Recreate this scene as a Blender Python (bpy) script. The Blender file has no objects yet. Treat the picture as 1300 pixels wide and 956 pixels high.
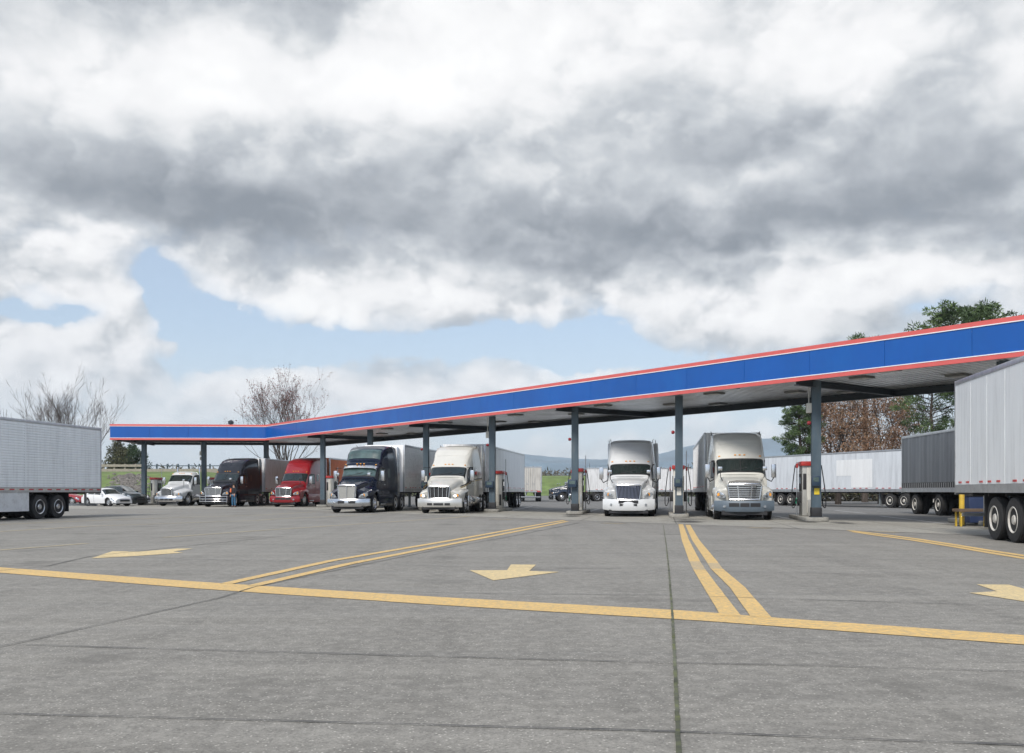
import bpy, bmesh, math, random
from mathutils import Vector, Matrix, noise as mnoise
random.seed(7)
R = math.radians
scene = bpy.context.scene
COL = scene.collection
F, CX, HY, CH = 1200.0, 650.0, 624.0, 1.17      # focal length in photo pixels, optical axis, horizon row, eye height

def gp(x, y, z=0.0):
    """photo pixel on a horizontal plane at height z -> world point"""
    Z = F * (CH - z) / (y - HY)
    return Vector(((x - CX) / F * Z, Z, z))
def at(x, Z, z=0.0):
    return Vector(((x - CX) / F * Z, Z, z))
def hz(y, Z):
    return CH + (HY - y) / F * Z

# ------------------------------------------------------------------ materials
MATS = {}
def nodes_of(m):
    m.use_nodes = True
    return m.node_tree.nodes, m.node_tree.links
def mat(name, col, rough=0.5, metal=0.0, coat=0.0, var=0.08, scale=3.0, stretch=(1, 1, 1), bump=0.0, bscale=40.0,
        dirt=0.0, dirtcol=(0.12, 0.105, 0.085), emis=None, estr=0.0, trans=0.0, spec=0.5):
    if name in MATS: return MATS[name]
    m = bpy.data.materials.new(name); N, L = nodes_of(m)
    b = N['Principled BSDF']
    b.inputs['Roughness'].default_value = rough; b.inputs['Metallic'].default_value = metal
    b.inputs['Coat Weight'].default_value = coat; b.inputs['Coat Roughness'].default_value = 0.05
    b.inputs['Specular IOR Level'].default_value = spec
    if trans: b.inputs['Transmission Weight'].default_value = trans
    tc = N.new('ShaderNodeTexCoord'); mp = N.new('ShaderNodeMapping'); mp.inputs['Scale'].default_value = stretch
    L.new(tc.outputs['Object'], mp.inputs['Vector'])
    n1 = N.new('ShaderNodeTexNoise'); n1.inputs['Scale'].default_value = scale; n1.inputs['Detail'].default_value = 6
    n1.inputs['Roughness'].default_value = 0.65
    L.new(mp.outputs[0], n1.inputs['Vector'])
    mx = N.new('ShaderNodeMix'); mx.data_type = 'RGBA'
    mx.inputs['A'].default_value = (*[c * (1 - var) for c in col], 1); mx.inputs['B'].default_value = (*[min(1, c * (1 + var)) for c in col], 1)
    mr = N.new('ShaderNodeMapRange'); mr.inputs['From Min'].default_value = 0.3; mr.inputs['From Max'].default_value = 0.7
    L.new(n1.outputs['Fac'], mr.inputs['Value']); L.new(mr.outputs[0], mx.inputs['Factor'])
    out = mx.outputs['Result']
    if dirt:
        n2 = N.new('ShaderNodeTexNoise'); n2.inputs['Scale'].default_value = scale * 1.7; n2.inputs['Detail'].default_value = 8
        n2.inputs['Roughness'].default_value = 0.7
        L.new(mp.outputs[0], n2.inputs['Vector'])
        r2 = N.new('ShaderNodeMapRange'); r2.inputs['From Min'].default_value = 0.48; r2.inputs['From Max'].default_value = 0.72
        r2.inputs['To Max'].default_value = dirt
        L.new(n2.outputs['Fac'], r2.inputs['Value'])
        m2 = N.new('ShaderNodeMix'); m2.data_type = 'RGBA'; m2.inputs['B'].default_value = (*dirtcol, 1)
        L.new(r2.outputs[0], m2.inputs['Factor']); L.new(out, m2.inputs['A']); out = m2.outputs['Result']
    L.new(out, b.inputs['Base Color'])
    if bump:
        n3 = N.new('ShaderNodeTexNoise'); n3.inputs['Scale'].default_value = bscale; n3.inputs['Detail'].default_value = 4
        L.new(tc.outputs['Object'], n3.inputs['Vector'])
        bp = N.new('ShaderNodeBump'); bp.inputs['Strength'].default_value = bump; bp.inputs['Distance'].default_value = 0.02
        L.new(n3.outputs['Fac'], bp.inputs['Height']); L.new(bp.outputs[0], b.inputs['Normal'])
    if emis:
        b.inputs['Emission Color'].default_value = (*emis, 1); b.inputs['Emission Strength'].default_value = estr
    MATS[name] = m
    return m

def paint(name, col, dirt=0.15):
    return mat(name, col, rough=0.32 if max(col) > .1 else .16, coat=0.6 if max(col) > .1 else 0.0, var=0.04, scale=1.5, dirt=dirt, dirtcol=tuple(c * .6 + .03 * (max(col) > .3) + .004 for c in col))
chrome = mat('chrome', (0.66, 0.66, 0.67), rough=0.22, metal=1.0, var=0.06, dirt=0.15)
alu = mat('brushed_aluminium', (0.56, 0.57, 0.58), rough=0.38, metal=0.85, var=0.12, dirt=0.25)
glass = mat('dark_glass', (0.012, 0.02, 0.02), rough=0.06, coat=0.5, var=0.3, scale=1.2, spec=0.6)
glass_g = mat('green_glass', (0.05, 0.085, 0.08), rough=0.06, coat=0.6, var=0.5, scale=1.5, spec=0.8)
rubber = mat('tyre_rubber', (0.022, 0.022, 0.023), rough=0.85, var=0.25, scale=6, bump=0.3, dirt=0.25, dirtcol=(0.1, 0.09, 0.08))
black = mat('black_plastic', (0.018, 0.018, 0.02), rough=0.55, var=0.2)
chassis = mat('chassis_black', (0.02, 0.019, 0.018), rough=0.75, var=0.3, dirt=0.4, dirtcol=(0.06, 0.05, 0.04))
rim_white = mat('white_steel_rim', (0.62, 0.6, 0.55), rough=0.5, var=0.1, dirt=0.5, dirtcol=(0.2, 0.13, 0.08))
rim_alu = mat('polished_rim', (0.65, 0.65, 0.66), rough=0.28, metal=1.0, var=0.1, dirt=0.2)
lens = mat('headlamp_lens', (0.42, 0.45, 0.48), rough=0.08, coat=1.0, var=0.75, scale=11, metal=0.4)
lens_lit = mat('lit_headlamp', (0.9, 0.85, 0.75), rough=0.2, emis=(1.0, 0.82, 0.6), estr=2.2)
amber = mat('amber_lens', (0.85, 0.36, 0.05), rough=0.25, coat=0.5)
redlens = mat('red_lens', (0.5, 0.03, 0.03), rough=0.3, coat=0.5)
redpaint = mat('pump_red', (0.52, 0.035, 0.03), rough=0.4, coat=0.3, dirt=0.15)
steel_blue = mat('blue_grey_steel', (0.06, 0.09, 0.115), rough=0.45, var=0.12, dirt=0.25, stretch=(1, 1, 0.2), dirtcol=(0.2, 0.2, 0.19))
dark_steel = mat('dark_beam_steel', (0.035, 0.045, 0.055), rough=0.5, var=0.15)
stainless = mat('stainless_panel', (0.46, 0.45, 0.42), rough=0.42, metal=0.6, var=0.12, stretch=(1, 1, 0.2), dirt=0.35, dirtcol=(0.2, 0.17, 0.13))
creampanel = mat('pump_cream_panel', (0.6, 0.58, 0.52), rough=0.5, var=0.1, dirt=0.35, stretch=(1, 1, 0.3))

# ------------------------------------------------------------------ mesh builder
class MB:
    def __init__(s): s.v = []; s.f = []
    def add(s, vs, fs):
        o = len(s.v); s.v += [tuple(p) for p in vs]; s.f += [tuple(i + o for i in f) for f in fs]; return s
    def box(s, x0, x1, y0, y1, z0, z1):
        vs = [(x, y, z) for z in (z0, z1) for y in (y0, y1) for x in (x0, x1)]
        return s.add(vs, [(0, 2, 3, 1), (4, 5, 7, 6), (0, 1, 5, 4), (2, 6, 7, 3), (0, 4, 6, 2), (1, 3, 7, 5)])
    def tube(s, path, r, n=6, r1=None, cap=True):
        path = [Vector(p) for p in path]; rings = []
        for i, p in enumerate(path):
            d = (path[min(i + 1, len(path) - 1)] - path[max(i - 1, 0)])
            if d.length < 1e-6: d = Vector((0, 0, 1))
            d.normalize()
            a = d.cross(Vector((0, 0, 1)) if abs(d.z) < 0.9 else Vector((1, 0, 0))).normalized(); b = d.cross(a)
            rr = r if r1 is None else r + (r1 - r) * i / (len(path) - 1)
            rings.append([p + a * math.cos(2 * math.pi * k / n) * rr + b * math.sin(2 * math.pi * k / n) * rr for k in range(n)])
        return s.loft(rings, cap)
    def loft(s, rings, cap=True):
        n = len(rings[0]); vs = [p for r in rings for p in r]; fs = []
        for i in range(len(rings) - 1):
            for k in range(n):
                k2 = (k + 1) % n
                fs.append((i * n + k, i * n + k2, (i + 1) * n + k2, (i + 1) * n + k))
        if cap:
            fs.append(tuple(range(n - 1, -1, -1))); fs.append(tuple((len(rings) - 1) * n + k for k in range(n)))
        return s.add(vs, fs)
    def lathe(s, prof, o=(0, 0, 0), axis='x', n=24):
        rings = []
        for (a, r) in prof:
            ring = []
            for k in range(n):
                t = 2 * math.pi * k / n; c, d = r * math.cos(t), r * math.sin(t)
                p = {'x': (a, c, d), 'y': (c, a, d), 'z': (c, d, a)}[axis]
                ring.append((p[0] + o[0], p[1] + o[1], p[2] + o[2]))
            rings.append(ring)
        return s.loft(rings)
    def prism(s, poly, a, b, plane='xz'):
        m = {'xz': lambda p, t: (p[0], t, p[1]), 'yz': lambda p, t: (t, p[0], p[1]), 'xy': lambda p, t: (p[0], p[1], t)}[plane]
        return s.loft([[m(p, a) for p in poly], [m(p, b) for p in poly]])
    def grid(s, fn, nu, nv):
        vs = [fn(i / nu, j / nv) for i in range(nu + 1) for j in range(nv + 1)]
        w = nv + 1
        return s.add(vs, [(i * w + j, (i + 1) * w + j, (i + 1) * w + j + 1, i * w + j + 1) for i in range(nu) for j in range(nv)])
    def mirror(s):
        n = len(s.v); s.v += [(-x, y, z) for (x, y, z) in s.v]; s.f += [tuple(i + n for i in reversed(f)) for f in list(s.f)]; return s
    def build(s, name, m, parent=None, smooth=35, bevel=0.0, warp=None, solid=0.0, recalc=True):
        if warp: s.v = [warp(p) for p in s.v]
        me = bpy.data.meshes.new(name); me.from_pydata([tuple(p) for p in s.v], [], s.f)
        bm = bmesh.new(); bm.from_mesh(me)
        if recalc: bmesh.ops.recalc_face_normals(bm, faces=bm.faces)
        if bevel:
            es = [e for e in bm.edges if len(e.link_faces) == 2 and e.calc_face_angle(0) > 0.6]
            bmesh.ops.bevel(bm, geom=es, offset=bevel, segments=2, affect='EDGES', profile=0.6)
        if solid:
            bmesh.ops.solidify(bm, geom=bm.faces[:], thickness=solid)
        bm.to_mesh(me); bm.free()
        if smooth:
            me.polygons.foreach_set('use_smooth', [True] * len(me.polygons)); me.set_sharp_from_angle(angle=R(smooth))
        me.materials.append(m)
        o = bpy.data.objects.new(name, me); COL.objects.link(o)
        if parent: o.parent = parent
        return o

def tag(o, label=None, cat=None, group=None, kind=None):
    if label: o['label'] = label
    if cat: o['category'] = cat
    if group: o['group'] = group
    if kind: o['kind'] = kind
    return o
def thing(name, label, cat, loc=(0, 0, 0), rz=0.0, group=None):
    o = bpy.data.objects.new(name, None); COL.objects.link(o); o.empty_display_size = 0.3
    o.location = loc; o.rotation_euler = (0, 0, rz)
    return tag(o, label, cat, group)
def inst(name, me, parent, loc=(0, 0, 0), rz=0.0):
    o = bpy.data.objects.new(name, me); COL.objects.link(o); o.parent = parent; o.location = loc; o.rotation_euler = (0, 0, rz)
    return o
def lerp(a, b, t): return a + (b - a) * t
def interp(tab, x):
    if x <= tab[0][0]: return tab[0][1]
    for (a, fa), (b, fb) in zip(tab, tab[1:]):
        if x <= b: return fa + (fb - fa) * (x - a) / (b - a)
    return tab[-1][1]

# a shell: half cross-sections in the xz plane, keyed along y, mirrored, sampled in index units t (0 = top centre)
class Shell:
    def __init__(s, keys, arches=(), warp=None):
        s.k = keys; s.a = arches; s.w = warp or (lambda p: p)
    def P(s, y, t, raw=False):
        sg = -1 if t < 0 else 1; t = abs(t); k = s.k
        if y <= k[0][0]: A = B = k[0][1]; u = 0
        elif y >= k[-1][0]: A = B = k[-1][1]; u = 0
        else:
            for (ya, A), (yb, B) in zip(k, k[1:]):
                if ya <= y <= yb: u = (y - ya) / (yb - ya); break
        i = min(int(t), len(A) - 2); f = t - i
        p = lambda q: (lerp(A[q][0], B[q][0], u), lerp(A[q][1], B[q][1], u))
        a, b = p(i), p(i + 1); x, z = lerp(a[0], b[0], f), lerp(a[1], b[1], f)
        for (yc, zc, r) in s.a:
            if abs(y - yc) < r:
                za = zc + math.sqrt(r * r - (y - yc) ** 2)
                if z < za and i >= len(A) - 4: z = za
        return s.w((sg * x, y, z))
    def mesh(s, sub=2, step=0.12, bottom=None):
        m = MB(); n = len(s.k[0][1]) - 1
        ys = set(round(k[0], 4) for k in s.k); y = s.k[0][0]
        while y < s.k[-1][0]: ys.add(round(y, 4)); y += step
        for (yc, zc, r) in s.a:
            for q in range(-12, 13): ys.add(round(min(max(yc + r * math.sin(q / 12 * math.pi / 2), s.k[0][0]), s.k[-1][0]), 4))
        ys = sorted(ys); ts = [q / sub for q in range(-n * sub, n * sub + 1)]
        w = len(ts); vs = [s.P(y, t) for y in ys for t in ts]
        fs = [(i * w + j, (i + 1) * w + j, (i + 1) * w + j + 1, i * w + j + 1) for i in range(len(ys) - 1) for j in range(w - 1)]
        m.add(vs, fs); m.add(vs[:w], [tuple(range(w))]); m.add(vs[-w:], [tuple(range(w - 1, -1, -1))])
        return m
    def patch(s, c, off=0.006, nu=6, nv=6, thick=0.0):
        """c: four (y,t) corners; returns MB of a patch lying off the surface"""
        m = MB()
        def q(u, v):
            a = (lerp(c[0][0], c[1][0], u), lerp(c[0][1], c[1][1], u)); b = (lerp(c[3][0], c[2][0], u), lerp(c[3][1], c[2][1], u))
            return lerp(a[0], b[0], v), lerp(a[1], b[1], v)
        def pt(u, v, o):
            y, t = q(u, v); p = Vector(s.P(y, t)); e = 0.02
            d1 = Vector(s.P(y + e, t)) - Vector(s.P(y - e, t)); d2 = Vector(s.P(y, t + e)) - Vector(s.P(y, t - e))
            n = d1.cross(d2)
            if n.length < 1e-9: n = Vector((0, -1, 0))
            n.normalize(); ref = Vector((p.x, -0.4, p.z - 1.0)) 
            if n.dot(ref) < 0: n = -n
            return p + n * o
        m.grid(lambda u, v: pt(u, v, off), nu, nv)
        return m

# ------------------------------------------------------------------ wheels
WM = {}
def wheel_mesh(kind):
    if kind in WM: return WM[kind]
    r, w = {'steer': (0.52, 0.29), 'dual': (0.52, 0.62), 'car': (0.33, 0.22)}[kind.split('_')[0]]
    h = w / 2; rr = r * 0.58 if kind[:3] != 'car' else r * 0.64
    t = MB()
    if kind.startswith('dual'):
        for o in (-0.165, 0.165):
            q = 0.14
            t.lathe([(o - q * .8, rr * .97), (o - q, rr * 1.05), (o - q * 1.02, r * .8), (o - q * .9, r * .97), (o - q * .6, r), (o - .09, r), (o - .085, r - .018), (o - .075, r - .018), (o - .07, r), (o + .07, r), (o + .075, r - .018), (o + .085, r - .018), (o + .09, r),
                     (o + q * .6, r), (o + q * .9, r * .97), (o + q * 1.02, r * .8), (o + q, rr * 1.05), (o + q * .8, rr * .97)], n=32)
    else:
        t.lathe([(-h * .8, rr * .97), (-h, rr * 1.05), (-h * 1.02, r * .8), (-h * .9, r * .97), (-h * .6, r), (-h * .34, r), (-h * .32, r - .015), (-h * .24, r - .015), (-h * .22, r), (h * .22, r), (h * .24, r - .015), (h * .32, r - .015), (h * .34, r), (h * .6, r), (h * .9, r * .97), (h * 1.02, r * .8), (h, rr * 1.05), (h * .8, rr * .97)], n=32)
    tyre = t.build('wheel', rubber, smooth=40); me = tyre.data; bpy.data.objects.remove(tyre)
    g = MB(); e = h if not kind.startswith('dual') else 0.305
    # outer face is +x ; steer rims bulge out, duals are dished
    if kind.startswith('dual'):
        g.lathe([(e - .26, .02), (e - .0, rr * 1.02), (e + .01, rr * .98), (e - .01, rr * .9), (e - .12, rr * .84), (e - .17, rr * .72), (e - .175, rr * .45), (e - .03, rr * .40), (e + .0, rr * .32), (e + .01, .02)], n=28)
        for k in range(10):
            a = k / 10 * 2 * math.pi; g.lathe([(e - .18, .02), (e - .13, .02), (e - .12, .01)], o=(0, math.cos(a) * rr * .58, math.sin(a) * rr * .58), n=6)
    elif kind.startswith('steer'):
        g.lathe([(e - .2, .02), (e - .02, rr * 1.02), (e + .005, rr * .98), (e - .02, rr * .9), (e - .09, rr * .84), (e - .02, rr * .66), (e + .0, rr * .45), (e + .06, rr * .36), (e + .08, rr * .3), (e + .085, .02)], n=28)
        for k in range(10):
            a = k / 10 * 2 * math.pi; g.lathe([(e - .03, .02), (e + .03, .02), (e + .035, .01)], o=(0, math.cos(a) * rr * .55, math.sin(a) * rr * .55), n=6)
    else:
        g.lathe([(e - .12, .02), (e - .02, rr * 1.0), (e, rr * .95), (e - .02, rr * .88), (e - .06, rr * .8), (e - .07, .02)], n=24)
        for k in range(7):
            a = k / 7 * 2 * math.pi; c, d = math.cos(a), math.sin(a); px, pz = -d * .025, c * .025
            g.add([(e - .005, c * .03 + px, d * .03 + pz), (e - .005, c * .03 - px, d * .03 - pz), (e - .015, c * rr * .92 - px * 1.6, d * rr * .92 - pz * 1.6), (e - .015, c * rr * .92 + px * 1.6, d * rr * .92 + pz * 1.6),
                   (e - .06, c * .03 + px, d * .03 + pz), (e - .06, c * .03 - px, d * .03 - pz), (e - .06, c * rr * .92 - px * 1.6, d * rr * .92 - pz * 1.6), (e - .06, c * rr * .92 + px * 1.6, d * rr * .92 + pz * 1.6)],
                  [(0, 1, 2, 3), (4, 7, 6, 5), (0, 4, 5, 1), (1, 5, 6, 2), (2, 6, 7, 3), (3, 7, 4, 0)])
        g.lathe([(e - .06, .06), (e, .05), (e + .005, .02)], n=12)
    rm = rim_white if kind.endswith('white') else rim_alu
    ro = g.build('rim', rm, smooth=35); rme = ro.data; bpy.data.objects.remove(ro)
    WM[kind] = (me, rme); return WM[kind]
def wheel(kind, parent, x, y, side, r=0.52):
    me, rme = wheel_mesh(kind)
    w = inst('wheel', me, parent, (x, y, r), 0.0 if side > 0 else math.pi)
    w.rotation_euler = (random.uniform(0, .5), 0, 0.0 if side > 0 else math.pi)
    inst('rim', rme, w)
    return w

# ------------------------------------------------------------------ semi truck
LDIR = Vector((190 / 1200, 1.0, 0)).normalized()      # direction of the fuel lanes
LROT = -math.atan2(LDIR.x, LDIR.y)
def semi_truck(label, loc, rz, body, style, lower=None, group='semi trucks parked in the lot', lit=False, rims='alu', glassm=None):
    T = thing('semi_truck', label, 'truck', loc, rz, group)
    lower = lower or body; gl = glassm or glass
    day = style.get('day', False)
    nose = style.get('nose', 0.38)
    wtab = [(-0.2, nose), (0.6, nose * .8), (1.6, 0.16), (2.5, 0.16), (3.2, 0.05), (3.8, 0.0)]
    def warp(p):
        x, y, z = p
        return (x, y + interp(wtab, y) * min(1.3, abs(x) / 1.2) ** 2.4, z)
    AX = 1.28
    # --- hood with flared fenders
    hk = []
    for (y, zc, ws, zs, wf, zf) in style['hood']:
        hk.append((y, [(0, zc), (ws * .6, zc - .012), (ws * .93, zs + (zc - zs) * .55), (ws, zs), (ws + .04, zs - .2), (lerp(ws, wf, .45), zf + .06), (wf - .1, zf), (wf - .02, zf - .07), (wf, zf - .18), (wf - .02, .62)]))
    hood = Shell(hk, [(AX, .54, .62)], warp)
    hood.mesh(2, .12).build('hood', body, T, smooth=50)
    # dark inner wings hide the hollow inside
    MB().box(-.86, .86, .35, 1.9, .45, 1.15).build('engine_bay', black, T)
    # --- bumper, lofted across x
    bt, bb, bd = style.get('bumper', (.80, .34, .22))
    rings = []
    for i in range(17):
        x = lerp(-1.2, 1.2, i / 16); q = abs(x) / 1.2; lift = style.get('lift', .06) * q ** 4
        y0 = -.10
        rings.append([(x, y0 + .03, bb + lift), (x, y0, bb + .05 + lift), (x, y0 - .02, (bb + bt) / 2), (x, y0 + .01, bt - .04), (x, y0 + .04, bt), (x, y0 + bd, bt), (x, y0 + bd, bb + lift)])
    bm_ = style.get('bumper_mat', lower)
    bump = MB().loft(rings).build('bumper', bm_, T, warp=warp)
    # valance, air openings, fog lamps, tow hooks
    MB().box(-.9, .9, .05, .3, bb - .12, bb + .05).build('air_dam', black, T, warp=None)
    for (x0, x1, z0, z1) in style.get('slots', [(-.55, -.2, .45, .6), (-.15, .15, .45, .6), (.2, .55, .45, .6)]):
        mm = MB(); mm.box(x0, x1, -.135, -.10, z0, z1); mm.build('bumper_opening', black, T, warp=warp)
    for sx in (-1, 1):
        if style.get('fog', True):
            MB().lathe([(-.15, .055), (-.13, .06), (-.08, .05)], o=(sx * .8, 0, style.get('fogz', .56)), axis='y', n=12).build('fog_lamp', lens, T, warp=warp)
    if style.get('guard'):
        gm = MB()
        for z in (.42, .60, .80):
            gm.tube([(lerp(-1.12, 1.12, i / 12), -.2, z) for i in range(13)], .035, 8)
        for x in (-1.1, -.5, .5, 1.1): gm.tube([(x, -.2, .36), (x, -.2, .86)], .035, 8)
        gm.build('bull_bar', chrome, T, warp=warp)
    # --- grille
    gz0, gz1, gw0, gw1, gkind = style['grille']
    yf = -.045
    out = [(-gw0, gz0), (-gw0 * 1.0, gz0), (gw0, gz0), (gw1, gz1 - .05), (gw1 - .06, gz1), (-gw1 + .06, gz1), (-gw1, gz1 - .05)]
    MB().prism(out[1:], yf + .03, yf, 'xz').build('grille_backing', black, T, warp=warp)
    fr = MB()
    path = [(x, yf - .01, z) for x, z in [(-gw0, gz0), (0, gz0 - style.get('gdip', 0)), (gw0, gz0), (gw1, gz1 - .06), (gw1 - .07, gz1), (0, gz1 + .015), (-gw1 + .07, gz1), (-gw1, gz1 - .06), (-gw0, gz0)]]
    for a, b in zip(path, path[1:]):
        pts = [Vector(a).lerp(Vector(b), k / 4) for k in range(5)]; fr.tube(pts, style.get('gfr', .035), 8)
    gf = fr.build('grille_frame', style.get('gframe_mat', chrome), T, warp=warp)
    gb = MB()
    if gkind[0] == 'h':
        for i in range(gkind[1]):
            z = lerp(gz0 + .04, gz1 - .05, i / (gkind[1] - 1)); w = lerp(gw0, gw1, (z - gz0) / (gz1 - gz0)) - .02
            for k in range(8):
                xa, xb = lerp(-w, w, k / 8), lerp(-w, w, (k + 1) / 8)
                gb.box(xa, xb, yf - .022, yf, z - gkind[2], z + gkind[2])
        for sx in gkind[3]:
            gb.add([(sx * gw1 - .022, yf - .04, gz1 - .03), (sx * gw1 + .022, yf - .04, gz1 - .03), (sx * gw0 * .92 + .018, yf - .04, gz0 + .02), (sx * gw0 * .92 - .018, yf - .04, gz0 + .02)], [(0, 1, 2, 3)])
    else:
        n = gkind[1]
        for i in range(n):
            u = (i + .5) / n * 2 - 1
            for k in range(1):
                a0, a1 = u * gw0 * .97, u * gw1 * .97; t = gkind[2]
                gb.add([(a0 - t, yf - .03, gz0 + .02), (a0 + t, yf - .03, gz0 + .02), (a1 + t, yf - .03, gz1 - .02), (a1 - t, yf - .03, gz1 - .02),
                        (a0 - t, yf, gz0 + .02), (a0 + t, yf, gz0 + .02), (a1 + t, yf, gz1 - .02), (a1 - t, yf, gz1 - .02)], [(0, 1, 2, 3), (0, 4, 5, 1), (1, 5, 6, 2), (2, 6, 7, 3), (3, 7, 4, 0)])
    gb.build('grille_bars', style.get('gbar_mat', chrome), gf, warp=warp, smooth=0)
    if style.get('mesh_grille'):
        mg = MB(); mg.prism([(-gw0 * .95, gz0 + .02), (gw0 * .95, gz0 + .02), (gw1 * .95, gz1 - .03), (-gw1 * .95, gz1 - .03)], yf - .012, yf - .006, 'xz')
        mg.build('grille_mesh', mat('woven_grille', (.42, .41, .38), rough=.45, metal=.7, var=.5, scale=60), gf, warp=warp)
    if style.get('brow'):   # chrome strip over grille
        MB().prism([(-gw1 * .98, gz1 + .03), (gw1 * .98, gz1 + .03), (gw1 * .9, gz1 + .12), (gw1 * .5, gz1 + .16), (-gw1 * .5, gz1 + .16), (-gw1 * .9, gz1 + .12)], yf - .02, yf + .06, 'xz').build('hood_trim', chrome, T, warp=warp, bevel=.008)
    # --- headlights
    hl = style['lamp']     # polygon in x,z for the +x side
    for sx in (-1, 1):
        ring = []
        for k, sc, yy in ((0, 1.0, .06), (1, 1.0, -.0), (2, .93, -.022)):
            cx = sum(p[0] for p in hl) / len(hl); cz = sum(p[1] for p in hl) / len(hl)
            ring.append([(sx * (cx + (p[0] - cx) * sc), yf + .03 + yy, cz + (p[1] - cz) * sc) for p in hl])
        h_ = MB().loft(ring).build('headlight', lens, T, warp=warp, smooth=50)
        cx = sum(p[0] for p in hl) / len(hl); cz = sum(p[1] for p in hl) / len(hl)
        MB().lathe([(-.035 + yf, .02), (-.028 + yf, .062), (.02 + yf, .062)], o=(sx * (cx - .04), 0.0, cz), axis='y', n=12).build('bulb_reflector', lens_lit if lit else chrome, h_, warp=warp)
        MB().prism([(sx * (hl[1][0] - .02), cz + .05), (sx * (hl[1][0] - .1), cz + .1), (sx * (hl[1][0] - .12), cz - .02), (sx * (hl[1][0] - .03), cz - .06)], yf - .004, yf - .0, 'xz').build('turn_signal', amber, h_, warp=warp)
    # --- cab and sleeper
    ck = []
    for (y, zt, wt, w) in style['cab']:
        q = .42 if zt < 2.7 else 1.0; z2 = zt - .2; drip = min(2.58, zt - .22); belt = min(1.78, zt - .25)
        ck.append((y, [(0, zt), (wt * .55, zt - .01 * q), (wt * .85, zt - .05 * q), (wt * .96, zt - .12 * q), (wt, zt - .2 * q), (lerp(wt, w, .35 if zt < 2.9 else .8), drip), (w, belt), (w, 1.25), (w - .02, .86)]))
    cab = Shell(ck, (), warp)
    cabo = cab.mesh(2, .15).build('cab', body, T, smooth=42)
    yc, yh = style['ws']
    # windshield and its black gasket
    cab.patch([(yc, -4.6), (yc, 4.6), (yh, 4.3), (yh, -4.3)], .008, 24, 4).build('windshield_gasket', black, cabo)
    wsd = cab.patch([(yc + .04, -4.3), (yc + .04, 4.3), (yh - .05, 4.0), (yh - .05, -4.0)], .016, 24, 4).build('windshield', gl, cabo)
    wp = MB()
    for x in (-.55, .25):
        wp.tube([Vector(cab.P(yc + .02, x * 2)) + Vector((0, -.02, .02)), Vector(cab.P(yc + .16, x * 2 + 1.6)) + Vector((0, -.03, .03))], .012, 5)
    wp.build('wiper', black, wsd)
    if style.get('split'):
        MB().tube([Vector(cab.P(yc + .04, 0)) + Vector((0, -.02, .01)), Vector(cab.P(yh - .05, 0)) + Vector((0, -.02, .01))], .015, 5).build('centre_strip', black, wsd)
    # doors with windows, on the side surface (t 5 = drip, 6 = belt)
    yd0, yd1 = yh + .12 + .0, yh + 1.05
    for sx in (-1, 1):
        d = cab.patch([(yh - .28, sx * 6.1), (yd1, sx * 6.1), (yd1, sx * 7.9), (yh - .28, sx * 7.9)], .012, 6, 6).build('door', body, cabo)
        cab.patch([(yd0 - .08, sx * 5.05), (yd1, sx * 5.05), (yd1, sx * 6.05), (yh - .36, sx * 6.05)], .010, 8, 6).build('window_frame', black, d)
        cab.patch([(yd0, sx * 5.15), (yd1 - .07, sx * 5.15), (yd1 - .07, sx * 5.97), (yh - .18, sx * 5.97)], .016, 8, 6).build('door_window', gl, d)
        w = interp([(k[0], k[3]) for k in style['cab']], yd1)
        MB().box(sx * (w + .005), sx * (w + .04), yd1 - .3, yd1 - .12, 1.55, 1.59).build('handle', chrome, d, warp=warp)
        for (ya, yb) in ((yh - .3, yh - .285), (yd1 + .01, yd1 + .025)):
            sl = MB(); sl.add([cab.P(y, sx * t) for (y, t) in ((ya, 6.0), (yb, 6.0), (yb, 7.98), (ya, 7.98))], [(0, 1, 2, 3)])
            sl.v = [(x + sx * .014, y, z) for x, y, z in sl.v]; sl.build('door_seam', black, d)
        if not day:
            ys = style['cab'][-1][0]
            cab.patch([(yd1 + .35, sx * 5.1), (yd1 + .8, sx * 5.1), (yd1 + .8, sx * 5.75), (yd1 + .35, sx * 5.75)], .012, 4, 4).build('sleeper_window', gl, cabo)
            w = interp([(k[0], k[3]) for k in style['cab']], ys)
            MB().prism([(ys - .02, 1.0), (ys + .45, 1.0), (ys + .45, 3.5), (ys + .3, 3.8), (ys - .02, 3.85)], sx * (w - .05), sx * (w - .01), 'yz').build('side_extender', style.get('ext_mat', body), T, bevel=.008)
            # skirt / tank fairing
            y0s, y1s = AX + .75, ys - .1
            if style.get('skirt', True):
                MB().box(sx * (w - .06), sx * (w - .015), y0s, ys + .6, .34, .98).build('side_skirt', lower, T, bevel=.015)
                MB().box(sx * (w - .01), sx * (w + .006), y0s + .2, y0s + 1.1, .42, .50).build('step', alu, T, bevel=.005)
            else:
                MB().lathe([(y0s + .5, .05), (y0s + .5, .31), (y0s + .56, .335), (ys - .1, .335), (ys - .04, .31), (ys - .04, .05)], o=(sx * (w - .3), 0, .68), axis='y', n=24).build('fuel_tank', chrome, T)
                MB().box(sx * (w - .3), sx * (w - .02), y0s + .0, y0s + .45, .4, .95).build('step_box', chrome, T, bevel=.02)
                tb = MB()
                for yy in (y0s + .8, ys - .5): tb.lathe([(yy, .345), (yy + .06, .345)], o=(sx * (w - .3), 0, .68), axis='y', n=24)
                tb.build('tank_strap', black, T)
                if style.get('stack'):
                    MB().tube([(sx * (w - .1), ys + .15, .9), (sx * (w - .1), ys + .15, 3.6), (sx * (w - .1), ys + .2, 3.75)], .07, 12).build('exhaust_stack', chrome, T)
        else:
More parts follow.
